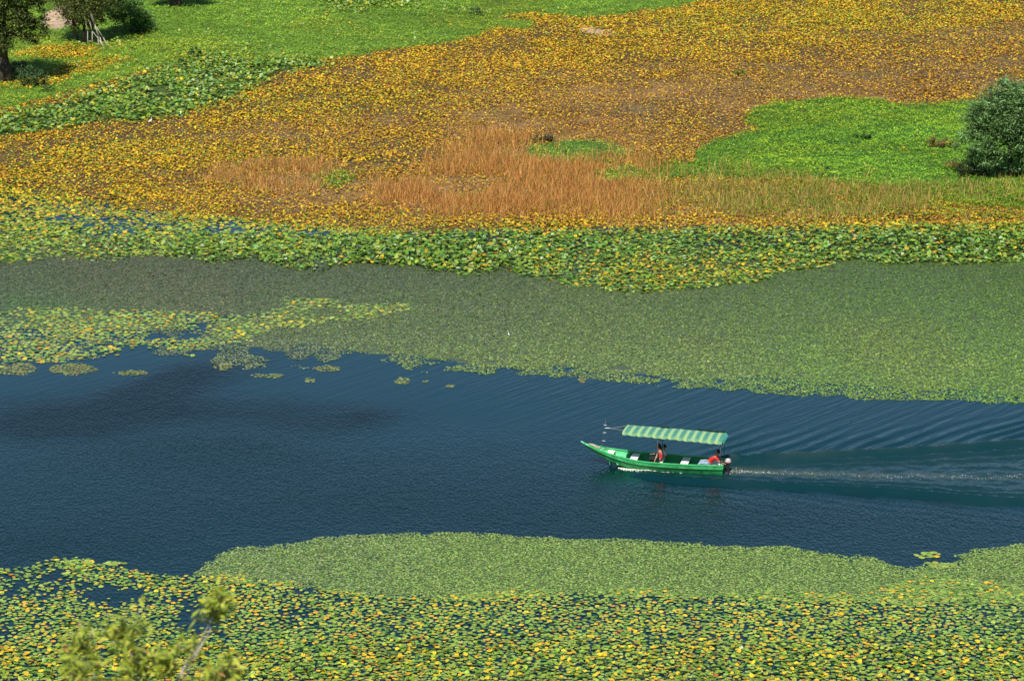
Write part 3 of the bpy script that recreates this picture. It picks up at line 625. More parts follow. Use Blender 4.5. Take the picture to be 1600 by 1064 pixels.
def tree(name, label, base, blobs, leafn, leaf, cols, wts, trunks, cat='tree', group=None, bark=None, lim=5, seed=1, droop=0.0, tr=0.12, trunkname='trunk'):
    """blobs: list of (x,y,z,rx,ry,rz) relative to base; leaves in many clumps spread through them"""
    rnd = random.Random(seed); g = np.random.default_rng(seed)
    t = empty(name, base); tag(t, label, cat, group)
    V, F = [], []
    for (dx, dy, tx, ty, tz, r) in trunks:
        p = Vector((dx, dy, -0.3)); q = Vector((tx, ty, tz)); m1 = p.lerp(q, 0.5) + Vector((rnd.uniform(-.12, .12), rnd.uniform(-.12, .12), 0)) * tz * 0.3
        tube(V, F, p, m1, r, r * 0.75, 9); tube(V, F, m1, q, r * 0.75, r * 0.45, 9)
        for b in rnd.sample(blobs, min(lim, len(blobs))):
            c = Vector(b[:3]); k = rnd.uniform(0.35, 1.0); s = m1.lerp(q, k)
            mid = s.lerp(c, 0.5) + Vector((rnd.uniform(-.2, .2), rnd.uniform(-.2, .2), 0.15)) * b[3]
            tube(V, F, s, mid, r * 0.38, r * 0.26, 6); tube(V, F, mid, c, r * 0.26, r * 0.1, 6)
            for _ in range(3):
                e = c + Vector((rnd.uniform(-1, 1) * b[3], rnd.uniform(-1, 1) * b[4], rnd.uniform(-.6, .9) * b[5])) * 0.8
                tube(V, F, mid.lerp(c, 0.6), e, r * 0.12, r * 0.04, 5)
    pyobj(trunkname, V, F, bark or M_bark, t, True)
    vol = np.array([b[3] * b[4] * b[5] for b in blobs]) ** 0.75; cnt = (leafn * vol / vol.sum()).astype(int)
    PP, DD = [], []
    for b, c in zip(blobs, cnt):
        nc = max(5, int(c / 60)); d = g.normal(0, 1, (nc, 3)); d /= np.linalg.norm(d, axis=1)[:, None]
        rr = g.uniform(0.35, 1.0, (nc, 1)) ** 0.5 * g.uniform(0.75, 1.25, (nc, 1)); cc = np.array(b[:3]) + d * rr * np.array(b[3:])
        i = g.integers(0, nc, c); sp = np.array(b[3:]).mean() * 0.17 * g.uniform(0.6, 1.5, (nc, 1))[i]
        q = cc[i] + g.normal(0, 1, (c, 3)) * sp * np.array([1, 1, 0.75])
        q[:, 2] -= droop * np.abs(g.normal(0, 0.4, c)); PP.append(q); DD.append(g.uniform(0.75, 1.25, nc)[i])
    P = np.concatenate(PP); D = np.concatenate(DD); k = P[:, 2] > 0.02; P, D = P[k], D[k]; n = len(P)
    cols = np.array(cols); ci = g.choice(len(cols), n, p=np.array(wts) / sum(wts)); col = cols[ci] * D[:, None] * (1 + g.normal(0, 0.15, (n, 1)))
    S = np.stack([g.uniform(0.7, 1.3, n) * leaf[0], g.uniform(0.7, 1.3, n) * leaf[1] * 2.0, np.full(n, leaf[0])], 1)
    scat('crown', DIA, DIA_F, P, S, g.uniform(0, 6.28, n), g.uniform(0, 6.28, n), g.normal(0, 0.9, n), np.clip(col, 0.003, 1), M_crown, t)
    return t
M_crown = mat('crown_leaf', attr=True, rough=0.55, spec=0.35, trans=0.2)
def base_at(px, py):
    x, y = at(px, py); return (float(x), float(y), max(0.0, float(land_z(np.array([x]), np.array([y]))[0])))
G1 = [(0.06, 0.12, 0.03), (0.09, 0.17, 0.045), (0.14, 0.22, 0.07), (0.03, 0.07, 0.02)]
# willow on the right; 25 px per metre there
tree('willow_tree', 'bushy grey green willow standing at the right edge of the meadow', base_at(1580, 279),
     [(-0.2, 0, 3.6, 1.9, 1.7, 1.5), (1.3, 0.2, 4.6, 1.8, 1.7, 1.7), (-1.5, 0.1, 4.3, 1.2, 1.1, 1.2), (-2.2, -0.3, 2.1, 1.2, 1.1, 1.1), (-0.6, 0.4, 5.2, 1.1, 1.2, 0.9), (0.6, -0.3, 2.5, 1.5, 1.3, 1.0), (2.4, 0, 3.3, 1.8, 1.5, 1.9), (3.2, 0.4, 5.4, 1.6, 1.5, 1.2), (-1.4, -0.6, 1.3, 1.1, 0.9, 0.8), (0.2, -0.5, 4.0, 1.5, 1.2, 1.3), (4.2, 0, 2.4, 1.4, 1.4, 1.5), (0.9, -0.7, 1.3, 1.2, 0.9, 0.8), (-0.5, -0.8, 2.3, 1.2, 0.9, 0.9), (2.2, -0.5, 1.8, 1.2, 1.0, 1.0), (-2.6, 0, 3.2, 0.8, 0.8, 0.8)],
     50000, (0.13, 0.036), [(0.13, 0.25, 0.06), (0.19, 0.33, 0.11), (0.28, 0.42, 0.18), (0.05, 0.11, 0.03)], [34, 34, 18, 14],
     [(0, 0, -0.3, 0, 3.0, 0.18), (0.35, 0.1, 1.2, 0.2, 3.6, 0.16), (-0.5, 0.1, -1.6, 0, 2.6, 0.10), (0.8, -0.1, 2.3, 0, 3.0, 0.13)], seed=5)
tree('shrub', 'dark low leaves filling the shaded hollow under the left side of the willow', base_at(1512, 281),
     [(0, 0, 0.5, 0.9, 0.6, 0.5), (0.8, 0.1, 0.45, 0.7, 0.6, 0.45)], 1800, (0.07, 0.03), [(0.04, 0.05, 0.015), (0.05, 0.09, 0.02)], [50, 40], [(0, 0, 0.2, 0, 0.6, 0.04)], 'shrub', seed=8, lim=2, trunkname='stem')  # dark leaf clump put in for the shade beneath the crown
# left trees, about 21 px per metre
tree('tree', 'tall dark tree with thick leaning trunk at the left edge of the bank', base_at(10, 131),
     [(0.4, 0, 4.8, 1.9, 1.6, 1.3), (-1.0, 0, 6.4, 2.4, 2.0, 1.6), (1.6, 0.3, 6.6, 1.7, 1.6, 1.5), (0.9, -0.3, 3.6, 1.2, 1.1, 0.9), (-2.4, 0, 4.4, 1.8, 1.6, 1.6), (-0.3, -0.4, 2.9, 1.2, 1.0, 0.9), (2.2, 0.2, 3.9, 1.1, 1.0, 0.9), (0, 0.5, 8.4, 2.4, 2.0, 1.8), (2.1, 0, 5.0, 1.0, 1.0, 0.9), (-2.2, 0.4, 9.0, 2.0, 2.0, 1.6)],
     26000, (0.13, 0.05), [(0.08, 0.12, 0.025), (0.12, 0.16, 0.035), (0.20, 0.21, 0.05), (0.03, 0.05, 0.012)], [34, 34, 16, 16],
     [(-0.3, 0, 0.1, 0, 4.0, 0.42), (0.3, 0, -0.5, 0.1, 4.6, 0.34)], seed=11)
tree('tree', 'dense olive tree with low spreading crown right of the sandy patch', base_at(132, 70),
     [(0, 0.4, 2.6, 1.7, 1.6, 1.2), (-1.2, 0.3, 3.3, 1.3, 1.4, 1.2), (1.1, 0.4, 3.6, 1.6, 1.5, 1.5), (0.2, 0.5, 5.0, 2.0, 1.8, 1.6), (-1.6, 0.6, 5.2, 1.5, 1.4, 1.4), (2.2, 0.6, 5.2, 1.5, 1.4, 1.6), (0.9, -0.1, 1.9, 0.9, 0.8, 0.7), (-0.6, 0, 1.5, 0.9, 0.8, 0.7)],
     26000, (0.12, 0.04), [(0.09, 0.13, 0.03), (0.14, 0.17, 0.04), (0.22, 0.22, 0.06), (0.035, 0.05, 0.012)], [34, 34, 18, 14],
     [(0, 0, 0, 0.3, 2.6, 0.14), (-0.4, 0, -1.0, 0.4, 3.0, 0.12), (0.5, 0, 0.9, 0.4, 3.0, 0.1)], seed=12)
# pale dead stems
t = empty('dead_stems', base_at(160, 78)); tag(t, 'bundle of pale bare stems leaning together in front of the olive tree', 'dead branches')
for (a, b) in (((-0.25, 0), (-0.5, 1.9)), ((0.1, 0), (-0.55, 1.75)), ((0.5, 0.1), (-0.45, 1.7)), ((0.2, -0.1), (-0.7, 1.3))):
    V, F = [], []; p = Vector((a[0], a[1], -0.05)); q = Vector((b[0], 0.1, b[1])); m_ = p.lerp(q, 0.5) + Vector((0.06, 0, 0.02))
    tube(V, F, p, m_, 0.045, 0.04, 7); tube(V, F, m_, q, 0.04, 0.02, 7); tube(V, F, q, q + Vector((-0.3, 0.1, 0.9)), 0.02, 0.008, 5)
    pyobj('stem', V, F, M_palebark, t, True)
t = empty('dead_stems', base_at(137, 75)); tag(t, 'two short grey stems standing in the shade under the olive tree', 'dead branches')
for dx in (0, 0.35):
    V, F = [], []; tube(V, F, (dx, 0, -0.05), (dx + 0.05, 0, 1.2), 0.045, 0.03, 7); tube(V, F, (dx + 0.05, 0, 1.2), (dx - 0.1, 0.1, 1.9), 0.03, 0.015, 6); pyobj('stem', V, F, M_palebark, t, True)
tree('bush', 'rounded leafy green bush on the right flank of the olive tree', base_at(205, 52),
     [(0, 0, 1.2, 1.5, 1.2, 1.1), (-0.9, 0.3, 1.8, 1.1, 1.0, 1.0), (0.7, 0.2, 0.8, 1.0, 0.9, 0.7), (-0.2, 0.4, 2.4, 1.0, 0.9, 0.8)], 9000, (0.10, 0.045),
     [(0.10, 0.22, 0.05), (0.14, 0.28, 0.06), (0.06, 0.13, 0.03)], [40, 30, 20], [(0, 0, 0, 0, 1.4, 0.08), (-.3, 0, -0.8, .2, 1.6, 0.06)], 'bush', seed=13, trunkname='stem')
tree('tree', 'tree at the top edge with only its trunk and round shadow showing', base_at(274, 13),
     [(0, 0, 1.9, 1.6, 1.3, 0.7), (-1.0, 0, 2.3, 1.3, 1.2, 0.9), (1.1, 0.2, 2.3, 1.3, 1.2, 0.9), (0, 0.3, 3.4, 1.6, 1.6, 1.2)], 16000, (0.12, 0.04),
     [(0.05, 0.085, 0.02), (0.08, 0.12, 0.03), (0.03, 0.045, 0.012)], [34, 34, 18], [(0, 0, 0, 0.1, 3.2, 0.28), (0.3, 0, 0.5, 0, 3.0, 0.2), (-0.25, 0, -0.5, 0, 3.0, 0.18)], seed=14)
DG = [(0.08, 0.15, 0.05), (0.12, 0.20, 0.07), (0.05, 0.09, 0.03)]
for i, (px_, py_, r_, h_, lb, cc) in enumerate([
    (50, 137, 1.3, 1.5, 'dusky green shrub in front of the left tree shadow', DG),
    (28, 118, 0.9, 1.2, 'smaller shrub beside the thick left trunk', DG),
    (75, 146, 0.6, 0.5, 'low tuft at the foot of the dusky left shrub', DG),
    (303, 92, 0.7, 1.0, 'small lone dark shrub in the green meadow above the big leaves', DG),
    (745, 26, 0.8, 0.7, 'faint grey green tuft in the meadow near the top centre', [(0.08, 0.16, 0.05), (0.11, 0.2, 0.06)]),
    (850, 226, 0.9, 0.7, 'greyish brown tuft at the head of the small green island', [(0.14, 0.13, 0.06), (0.20, 0.17, 0.08), (0.08, 0.09, 0.03)]),
    (1350, 222, 0.8, 0.35, 'darker low weed in the middle of the right green patch', [(0.04, 0.12, 0.025), (0.06, 0.16, 0.03)]),
    (1470, 234, 1.2, 0.8, 'rusty brown clump of weeds left of the willow', [(0.24, 0.18, 0.05), (0.30, 0.16, 0.06), (0.12, 0.16, 0.03)]),
    (1497, 268, 1.2, 0.6, 'tan weeds around the dark hollow by the willow', [(0.26, 0.20, 0.05), (0.18, 0.18, 0.04)]),
    (1157, 120, 0.6, 0.35, 'bright green tuft alone on the brown leaf field', [(0.12, 0.24, 0.02), (0.18, 0.3, 0.03)])]):
    tree('shrub', lb, base_at(px_, py_), [(0, 0, h_ * 0.5, r_ * 0.6, r_ * 0.5, h_ * 0.45), (r_ * 0.4, 0.1, h_ * 0.35, r_ * 0.45, r_ * 0.4, h_ * 0.35), (-r_ * 0.4, 0, h_ * 0.4, r_ * 0.4, r_ * 0.4, h_ * 0.35)],
         int(1400 * r_ * max(h_, 0.6)), (0.07, 0.03), cc, [1] * len(cc), [(0, 0, 0, 0, h_ * 0.5, 0.03)], 'shrub', seed=20 + i, lim=3, trunkname='stem')

# out-of-focus treetop on the photographer's hillside
def near_tree():
    rnd = random.Random(5); g = np.random.default_rng(5)
    bx_, by_ = -2.05, 14.2
    bz = float(hill_z(np.array([bx_]), np.array([by_]))[0]) - 0.2
    t = empty('young_tree', (bx_, by_, bz)); tag(t, 'blurred yellow green treetop close to the camera at lower left', 'tree')
    tz = CAM_H - bz
    def P_(px, py, dist):
        u = (px - 800) / 800 * TH; v = (532 - py) / 800 * TH
        s = dist / (CP + v * SP); return Vector((u * s - bx_, dist - by_, CAM_H + (-SP + v * CP) * s - bz))
    V, F = [], []; root = Vector((0, 0, 0)); fork = P_(215, 1150, 14.3)
    tube(V, F, root, root.lerp(fork, 0.5) + Vector((0.04, 0.02, 0)), 0.06, 0.045, 9); tube(V, F, root.lerp(fork, 0.5) + Vector((0.04, 0.02, 0)), fork, 0.045, 0.02, 8)
    LP, LN = [], []
    sp = [(205, 985, 14.3, 42, 30), (215, 1030, 14.0, 30, 30), (130, 1000, 14.6, 26, 40), (120, 1040, 14.4, 30, 26), (338, 950, 14.5, 24, 36), (345, 935, 14.4, 20, 14), (262, 1030, 14.1, 26, 28), (345, 1045, 14.0, 40, 22), (300, 1010, 14.6, 14, 10), (180, 1080, 14.2, 60, 26), (320, 1085, 14.0, 50, 24)]
    for (px, py, d, rx_, ry_) in sp:
        c = P_(px, py + ry_ * 0.4, d); mid = fork.lerp(c, 0.5) + Vector((rnd.uniform(-.04, .04), rnd.uniform(-.05, .05), -0.03))
        tube(V, F, fork, mid, 0.006, 0.004, 6); tube(V, F, mid, c, 0.004, 0.002, 6)
        for k in range(int(5 + rx_ * ry_ / 130)):
            e = P_(px + rnd.gauss(0, rx_ * 0.5), py + rnd.gauss(0, ry_ * 0.5), d + rnd.uniform(-.15, .15)); tube(V, F, c, e, 0.003, 0.0015, 5)
            for j in range(12):
                LP.append(c.lerp(e, rnd.uniform(0.4, 1.1)) + Vector((rnd.gauss(0, .03), rnd.gauss(0, .04), rnd.gauss(0, .03)))); LN.append(rnd.uniform(0, 6.28))
    tube(V, F, fork.lerp(P_(335, 955, 14.5), 0.1), P_(330, 985, 14.5), 0.0045, 0.003, 6)
    pyobj('trunk', V, F, M_palebark, t, True)
    P = np.array([tuple(p) for p in LP]); n = len(P)
    cols = np.array([(0.44, 0.52, 0.05), (0.32, 0.42, 0.04), (0.56, 0.58, 0.09), (0.14, 0.20, 0.02), (0.6, 0.34, 0.10)]); ci = g.choice(5, n, p=[.35, .28, .2, .13, .04])
    S = np.stack([g.uniform(0.026, 0.050, n), g.uniform(0.018, 0.030, n), np.full(n, 0.03)], 1)
    scat('crown', DIA, DIA_F, P, S, g.uniform(0, 6.28, n), g.uniform(0, 6.28, n), g.normal(0, 0.8, n), cols[ci] * 0.8 * g.uniform(0.75, 1.25, (n, 1)), M_crown, t)
near_tree()

# ------------------------------------------------------------------ the boat
M_green = mat('green_paint', (0.06, 0.46, 0.15), 0.5, 0.4, noise=(4.0, 0.32))
M_green2 = mat('green_paint_lower', (0.03, 0.30, 0.085), 0.5, 0.4, noise=(3.0, 0.45))
M_mint = mat('mint_paint', (0.16, 0.62, 0.30), 0.5, 0.4, noise=(2.5, 0.1))
M_inner_shaded = mat('inner_paint_shaded', (0.03, 0.28, 0.13), 0.5, 0.4, noise=(3, 0.2))  # darker copy of the inside green, holding the shade below the canopy
M_dark = mat('dark_line', (0.006, 0.03, 0.015), 0.5, 0.4)
M_white = mat('white_board', (0.85, 0.80, 0.72), 0.5, 0.4, noise=(5, 0.06))
M_steel = mat('pole_steel', (0.10, 0.11, 0.12), 0.4, 0.5)
M_paint_w = mat('white_band', (0.8, 0.8, 0.78), 0.5)
M_rope = mat('rope', (0.5, 0.45, 0.33), 0.8, 0.1)
L_ = 6.24
def smo(a, b, v): t = min(1, max(0, (v - a) / (b - a))); return t * t * (3 - 2 * t)
def half_beam(s):
    if s < 3.0: return 0.50 + 0.17 * math.sin(min(1, s / 2.6) * math.pi / 2)
    t = (s - 3.0) / (L_ - 3.0); return max(0.018, 0.67 * (1 - t ** 1.75) ** 0.95)
def sheer(s): return 0.41 + 0.02 * (1 - s / 3) ** 2 * (s < 3) + (0 if s < 3 else 0.44 * ((s - 3) / (L_ - 3)) ** 1.9)
def keel(s):
    if s < 3.8: return -0.14
    t = (s - 3.8) / (L_ - 3.8); return -0.14 + 0.93 * t ** 1.7
boat = empty('motorboat', (BOAT_X, BOAT_Y, 0.0), BRZ)
tag(boat, 'long green wooden motorboat with striped sunshade crossing the open water', 'boat')
def section(s, off=0.0, zadd=0.0):
    b = max(0.008, half_beam(s) - off); k = keel(s); z = sheer(s); h = z - k
    P = [(0.0, k), (0.55 * b, k + 0.05 * h), (0.80 * b, k + 0.22 * h), (0.92 * b, k + 0.52 * h), (0.955 * b, k + 0.66 * h), (1.0 * b, z)]
    return P
def loft(secs, closed_ends=True):
    V, F = [], []; n = len(secs[0])
    for S in secs: V += S
    for i in range(len(secs) - 1):
        for j in range(n - 1):
            a = i * n + j; F.append((a, a + n, a + n + 1, a + 1))
    return V, F
ST = [0, 0.25, 0.6, 1.0, 1.5, 2, 2.5, 3, 3.4, 3.8, 4.2, 4.6, 4.9, 5.2, 5.45, 5.7, 5.9, 6.05, 6.15, L_]
def strip(i0, i1, name, m, off=0.0, parent=boat):
    V, F = [], []
    for sgn in (1, -1):
        secs = [[(s, sgn * (y - off), z) for (y, z) in section(s)[i0:i1 + 1]] for s in ST]
        v, f = loft(secs); o = len(V); V += v; F += [tuple(o + k for k in (q if sgn > 0 else q[::-1])) for q in f]
    return V, F
# outer hull: lower planking and top strake
V, F = strip(0, 4, 'hull', M_green2)
n6 = section(0)
tr = [(0, y, z) for (y, z) in section(0)]; o = len(V); V += tr + [(0, -y, z) for (_, y, z) in tr[::-1]]; F.append(tuple(range(o, o + 12)))
hull = pyobj('hull', V, F, M_green2, boat)
V, F = strip(4, 5, 'strake', M_green); V = [(x, y * 1.0 + (0.006 if y > 0 else -0.006), z) for x, y, z in V]
pyobj('top_strake', V, F, M_green, hull)
# rubbing strip: a proud dark moulding under the strake
V, F = [], []
for sgn in (1, -1):
    for a, b in zip(ST[:-1], ST[1:]):
        p = section(a)[4]; q = section(b)[4]; tube(V, F, (a, sgn * (p[0] + 0.008), p[1]), (b, sgn * (q[0] + 0.008), q[1]), 0.018, 0.018, 6)
pyobj('rubbing_strip', V, F, M_dark, hull)
# gunwale rail: a flat board on top, mint, with real thickness
V, F = [], []
for sgn in (1, -1):
    secs = []
    for s in ST:
        b = half_beam(s); z = sheer(s); w_ = min(0.07, b * 0.9)
        secs.append([(s, sgn * (b + 0.02), z - 0.015), (s, sgn * (b + 0.02), z + 0.022), (s, sgn * (b - w_), z + 0.022), (s, sgn * (b - w_), z - 0.015), (s, sgn * (b + 0.02), z - 0.015)])
    v, f = loft(secs); o = len(V); V += v; F += [tuple(o + k for k in q) for q in f]
V += [(L_ + 0.10, 0, sheer(L_) + 0.09)]
pyobj('gunwale', V, F, M_green, hull)
# upturned stem head
V, F = [], []; tube(V, F, (5.97, 0, sheer(5.97) - 0.02), (6.20, 0, sheer(6.2) + 0.01), 0.05, 0.05, 8); tube(V, F, (6.20, 0, sheer(6.2) + 0.01), (6.40, 0, sheer(6.2) + 0.13), 0.05, 0.032, 8)
pyobj('stem_head', V, F, M_mint, hull, True)
# inside skin and floor
def inner(s):
    b = max(0.01, half_beam(s) - 0.035); z = sheer(s) - 0.005; fl = max(0.06, keel(s) + 0.10)
    fl = min(fl, z - 0.02); wfl = b * (0.72 if s < 4.5 else 0.6)
    return [(0.0, fl), (wfl, fl), (b * 0.93, (fl + z) / 2), (b, z)]
for nm, lo, hi, mm in (('inner_lining', 0.02, 4.3, M_inner_shaded), ('bow_lining', 4.3, 6.12, M_mint)):
    V, F = [], []; ss = [lo] + [s for s in ST if lo < s < hi] + [hi]
    for sgn in (1, -1):
        secs = [[(s, sgn * y, z) for (y, z) in inner(s)] for s in ss]
        v, f = loft(secs); o = len(V); V += v; F += [tuple(o + k for k in q) for q in f]
    if nm == 'inner_lining':
        I = inner(0.02); o = len(V); V += [(0.03, y, z) for y, z in I] + [(0.03, -y, z) for y, z in I[::-1]]; F.append(tuple(range(o, o + 8)))
    pyobj(nm, V, F, mm, hull)
def boxm(V, F, x0, x1, y0, y1, z0, z1):
    o = len(V); V += [(x, y, z) for x in (x0, x1) for y in (y0, y1) for z in (z0, z1)]
    F += [tuple(o + k for k in q) for q in ((0, 1, 3, 2), (4, 6, 7, 5), (0, 4, 5, 1), (2, 3, 7, 6), (0, 2, 6, 4), (1, 5, 7, 3))]
for s, wd in ((1.72, 0.34), (2.85, 0.34), (3.98, 0.34), (5.05, 0.30)):
    V, F = [], []; b = half_beam(s + 0.1) - 0.05; z = sheer(s) - 0.05
    boxm(V, F, s - wd / 2, s + wd / 2, -b, b, z - 0.03, z); th_ = pyobj('thwart', V, F, M_white, boat)
    V, F = [], []; boxm(V, F, s - 0.02, s + 0.02, -b * 0.9, b * 0.9, 0.07, z - 0.032); pyobj('thwart_support', V, F, M_inner_shaded, th_)
V, F = [], []; b = half_beam(0.3) - 0.05; boxm(V, F, 0.06, 0.62, -b, b, sheer(0) - 0.09, sheer(0) - 0.06); pyobj('stern_bench', V, F, M_white, boat)
# mint fore locker between first two thwarts
V, F = [], []; b = half_beam(4.7) - 0.07; boxm(V, F, 4.35, 4.72, -b, b, 0.12, sheer(4.5) - 0.10); pyobj('fore_locker', V, F, M_mint, boat)
# transom board top
V, F = [], []; b = half_beam(0); boxm(V, F, -0.03, 0.03, -b, b, 0.30, sheer(0) + 0.035); pyobj('transom', V, F, M_green, boat)
# mooring rope coiled on bow
V, F = [], []
prev = None
for i in range(60):
    a = i * 0.55; rr = 0.10 + 0.01 * math.sin(i * 1.7); s = 5.65 + 0.16 * math.cos(a) + i * 0.004; q = (s, rr * math.sin(a), sheer(s) + 0.03 + 0.012 * (i // 12))
    if prev: tube(V, F, prev, q, 0.014, 0.014, 5)
    prev = q
pyobj('mooring_rope', V, F, M_rope, boat)
# sunshade: arched striped cloth on poles
CN, CF = 0.02, 4.42; CW = 0.72
def can_z(s, y): t = (s - CN) / (CF - CN); q = (y / CW + 1) / 2; return (1.57 + 0.07 * t) * (1 - q) + (1.63 + 0.15 * t) * q + 0.025 * (1 - (y / CW) ** 2) - 0.015 * math.sin(s / (CF - CN) * math.pi * 4) ** 2
V, F = [], []; ns, ny = 88, 12
for i in range(ns + 1):
    s = CN + (CF - CN) * i / ns
    for j in range(ny + 1):
        y = -CW + 2 * CW * j / ny; V.append((s, y, can_z(s, y) + 0.006 * math.sin(i * 1.3) * math.cos(j)))
for i in range(ns):
    for j in range(ny):
        a = i * (ny + 1) + j; F.append((a, a + 1, a + ny + 2, a + ny + 1))
def stripe_mat():
    m = bpy.data.materials.new('striped_cloth'); m.use_nodes = True; t = m.node_tree; N = t.nodes; L = t.links; b = N['Principled BSDF']; b.inputs['Roughness'].default_value = 0.8
    tc = N.new('ShaderNodeTexCoord'); sp = N.new('ShaderNodeSeparateXYZ'); L.new(tc.outputs['Object'], sp.inputs[0])
    def MA(op, x, y=0.0):
        q = N.new('ShaderNodeMath'); q.operation = op
        for i, v in enumerate((x, y)):
            if isinstance(v, (int, float)): q.inputs[i].default_value = v
            else: L.new(v, q.inputs[i])
        return q.outputs[0]
    ph = MA('FRACT', MA('DIVIDE', MA('ADD', sp.outputs[0], 10.0), 0.345))
    r = N.new('ShaderNodeValToRGB'); r.color_ramp.interpolation = 'CONSTANT'; e = r.color_ramp.elements
    teal = (0.055, 0.25, 0.19, 1); pale = (0.20, 0.42, 0.28, 1); lime = (0.38, 0.54, 0.20, 1)
    e[0].position = 0.0; e[0].color = teal; e[1].position = 0.50; e[1].color = pale
    for p, c in ((0.62, lime), (0.74, pale), (0.78, lime), (0.88, pale)):
        x = e.new(p); x.color = c
    L.new(ph, r.inputs[0])
    # lighter lime bands across, so the cloth reads as a plaid near its edges
    ay = MA('ABSOLUTE', sp.outputs[1]); band = MA('ADD', MA('MULTIPLY', MA('GREATER_THAN', ay, 0.70), 0.35), MA('MULTIPLY', MA('GREATER_THAN', MA('FRACT', MA('DIVIDE', MA('ADD', ay, 0.02), 0.22)), 0.72), 0.22))
    mx = N.new('ShaderNodeMix'); mx.data_type = 'RGBA'; L.new(band, mx.inputs[0]); L.new(r.outputs[0], mx.inputs[6]); mx.inputs[7].default_value = (0.45, 0.72, 0.25, 1)
    L.new(mx.outputs[2], b.inputs['Base Color'])
    tr = N.new('ShaderNodeBsdfTranslucent'); ms = N.new('ShaderNodeMixShader'); ms.inputs[0].default_value = 0.12
    L.new(mx.outputs[2], tr.inputs[0]); L.new(b.outputs[0], ms.inputs[1]); L.new(tr.outputs[0], ms.inputs[2]); L.new(ms.outputs[0], N['Material Output'].inputs[0])
    return m
M_cloth = stripe_mat()
can = pyobj('sunshade', V, F, M_cloth, boat, True)
V, F = [], []
for sgn in (1, -1):
    o = len(V); n = 176
    for i in range(n + 1):
        s = CN + (CF - CN) * i / n; d = 0.10 + 0.035 * abs(math.sin(s / 0.345 * math.pi)); z = can_z(s, sgn * CW)
        V += [(s, sgn * CW, z), (s, sgn * (CW + 0.03 + 0.01 * math.sin(i * .7)), z - d)]
    F += [(o + 2 * i, o + 2 * i + 1, o + 2 * i + 3, o + 2 * i + 2) for i in range(n)]
pyobj('valance', V, F, M_cloth, can)
M_fr = mat('fringe_cloth', (0.10, 0.55, 0.38), 0.8, 0.1)
V, F = [], []
for j in range(17):
    y = -CW + 2 * CW * (j + 0.2) / 17; z = can_z(CN, y)
    o = len(V); V += [(CN, y, z), (CN, y + 0.06, z), (CN - 0.09, y + 0.05, z - 0.13), (CN - 0.09, y + 0.01, z - 0.13)]; F.append((o, o + 1, o + 2, o + 3))
pyobj('fringe', V, F, M_fr, can)
V, F = [], []
for sgn in (1, -1):
    for a, b in zip(range(0, 10), range(1, 11)):
        s0 = CN + (CF - CN) * a / 10; s1 = CN + (CF - CN) * b / 10; tube(V, F, (s0, sgn * (CW - 0.02), can_z(s0, sgn * CW) - 0.03), (s1, sgn * (CW - 0.02), can_z(s1, sgn * CW) - 0.03), 0.014, 0.014, 6)
for s in (CN + 0.03, 1.5, 2.85, CF - 0.03):
    pr = None
    for j in range(9):
        y = -CW + 2 * CW * j / 8; q = (s, y * 0.975, can_z(s, y) - 0.03)
        if pr: tube(V, F, pr, q, 0.012, 0.012, 6)
        pr = q
pyobj('sunshade_frame', V, F, M_steel, boat, True)
# dark rolled side curtain along far edge
M_roll = mat('dark_cloth', (0.015, 0.03, 0.02), 0.9, 0.1)
for s0, cnt, rr in ((0.05, 24, 0.034), (2.55, 8, 0.03)):
    V, F = [], []; pr = None
    for i in range(cnt):
        s = s0 + i * 0.055; q = (s, -CW + 0.03, can_z(s, -CW) + 0.045 + 0.012 * math.sin(i))
        if pr: tube(V, F, pr, q, rr, rr, 7)
        pr = q
    pyobj('rolled_curtain', V, F, M_roll, can, True)
for s in (0.08, 2.85):
    for sgn in (1, -1):
        V, F = [], []; b = half_beam(s) - 0.02; tube(V, F, (s, sgn * b, sheer(s)), (s, sgn * (CW - 0.04), can_z(s, sgn * CW) - 0.03), 0.017, 0.017, 7); pyobj('pole', V, F, M_steel, boat, True)
# thin banded staff at the bow, stayed to the shade
mast = empty('staff', (0, 0, 0)); mast.parent = boat
bs = 5.42
V, F = [], []; tube(V, F, (bs, 0.0, sheer(bs) - 0.1), (bs - 0.12, 0.0, 2.02), 0.009, 0.006, 6); pyobj('pole', V, F, M_steel, mast, True)
for z in (0.70, 1.06, 1.44, 1.80):
    V, F = [], []; x = bs - 0.12 * (z - 0.4) / 1.6; tube(V, F, (x - 0.07, 0, z), (x + 0.07, 0, z), 0.012, 0.012, 6)
    pyobj('rung', V, F, M_paint_w, mast, True)
top = Vector((bs - 0.10, 0.0, 1.66))
V, F = [], []
tube(V, F, top, top - Vector((0.22, 0, -0.01)), 0.017, 0.014, 6)
pyobj('spreader', V, F, M_paint_w, mast, True)
for sgn in (1, -1):
    V, F = [], []; tube(V, F, top - Vector((0.22, 0, 0)), (CF - 0.02, sgn * (CW - 0.25), can_z(CF, sgn * 0.5)), 0.006, 0.006, 5); pyobj('stay_rope', V, F, M_rope, mast)
    V, F = [], []; tube(V, F, (bs, 0, sheer(bs) + 0.3), (bs + sgn * 0.12, 0.18 * sgn, sheer(bs) - 0.02), 0.008, 0.008, 5); pyobj('brace', V, F, M_steel, mast)
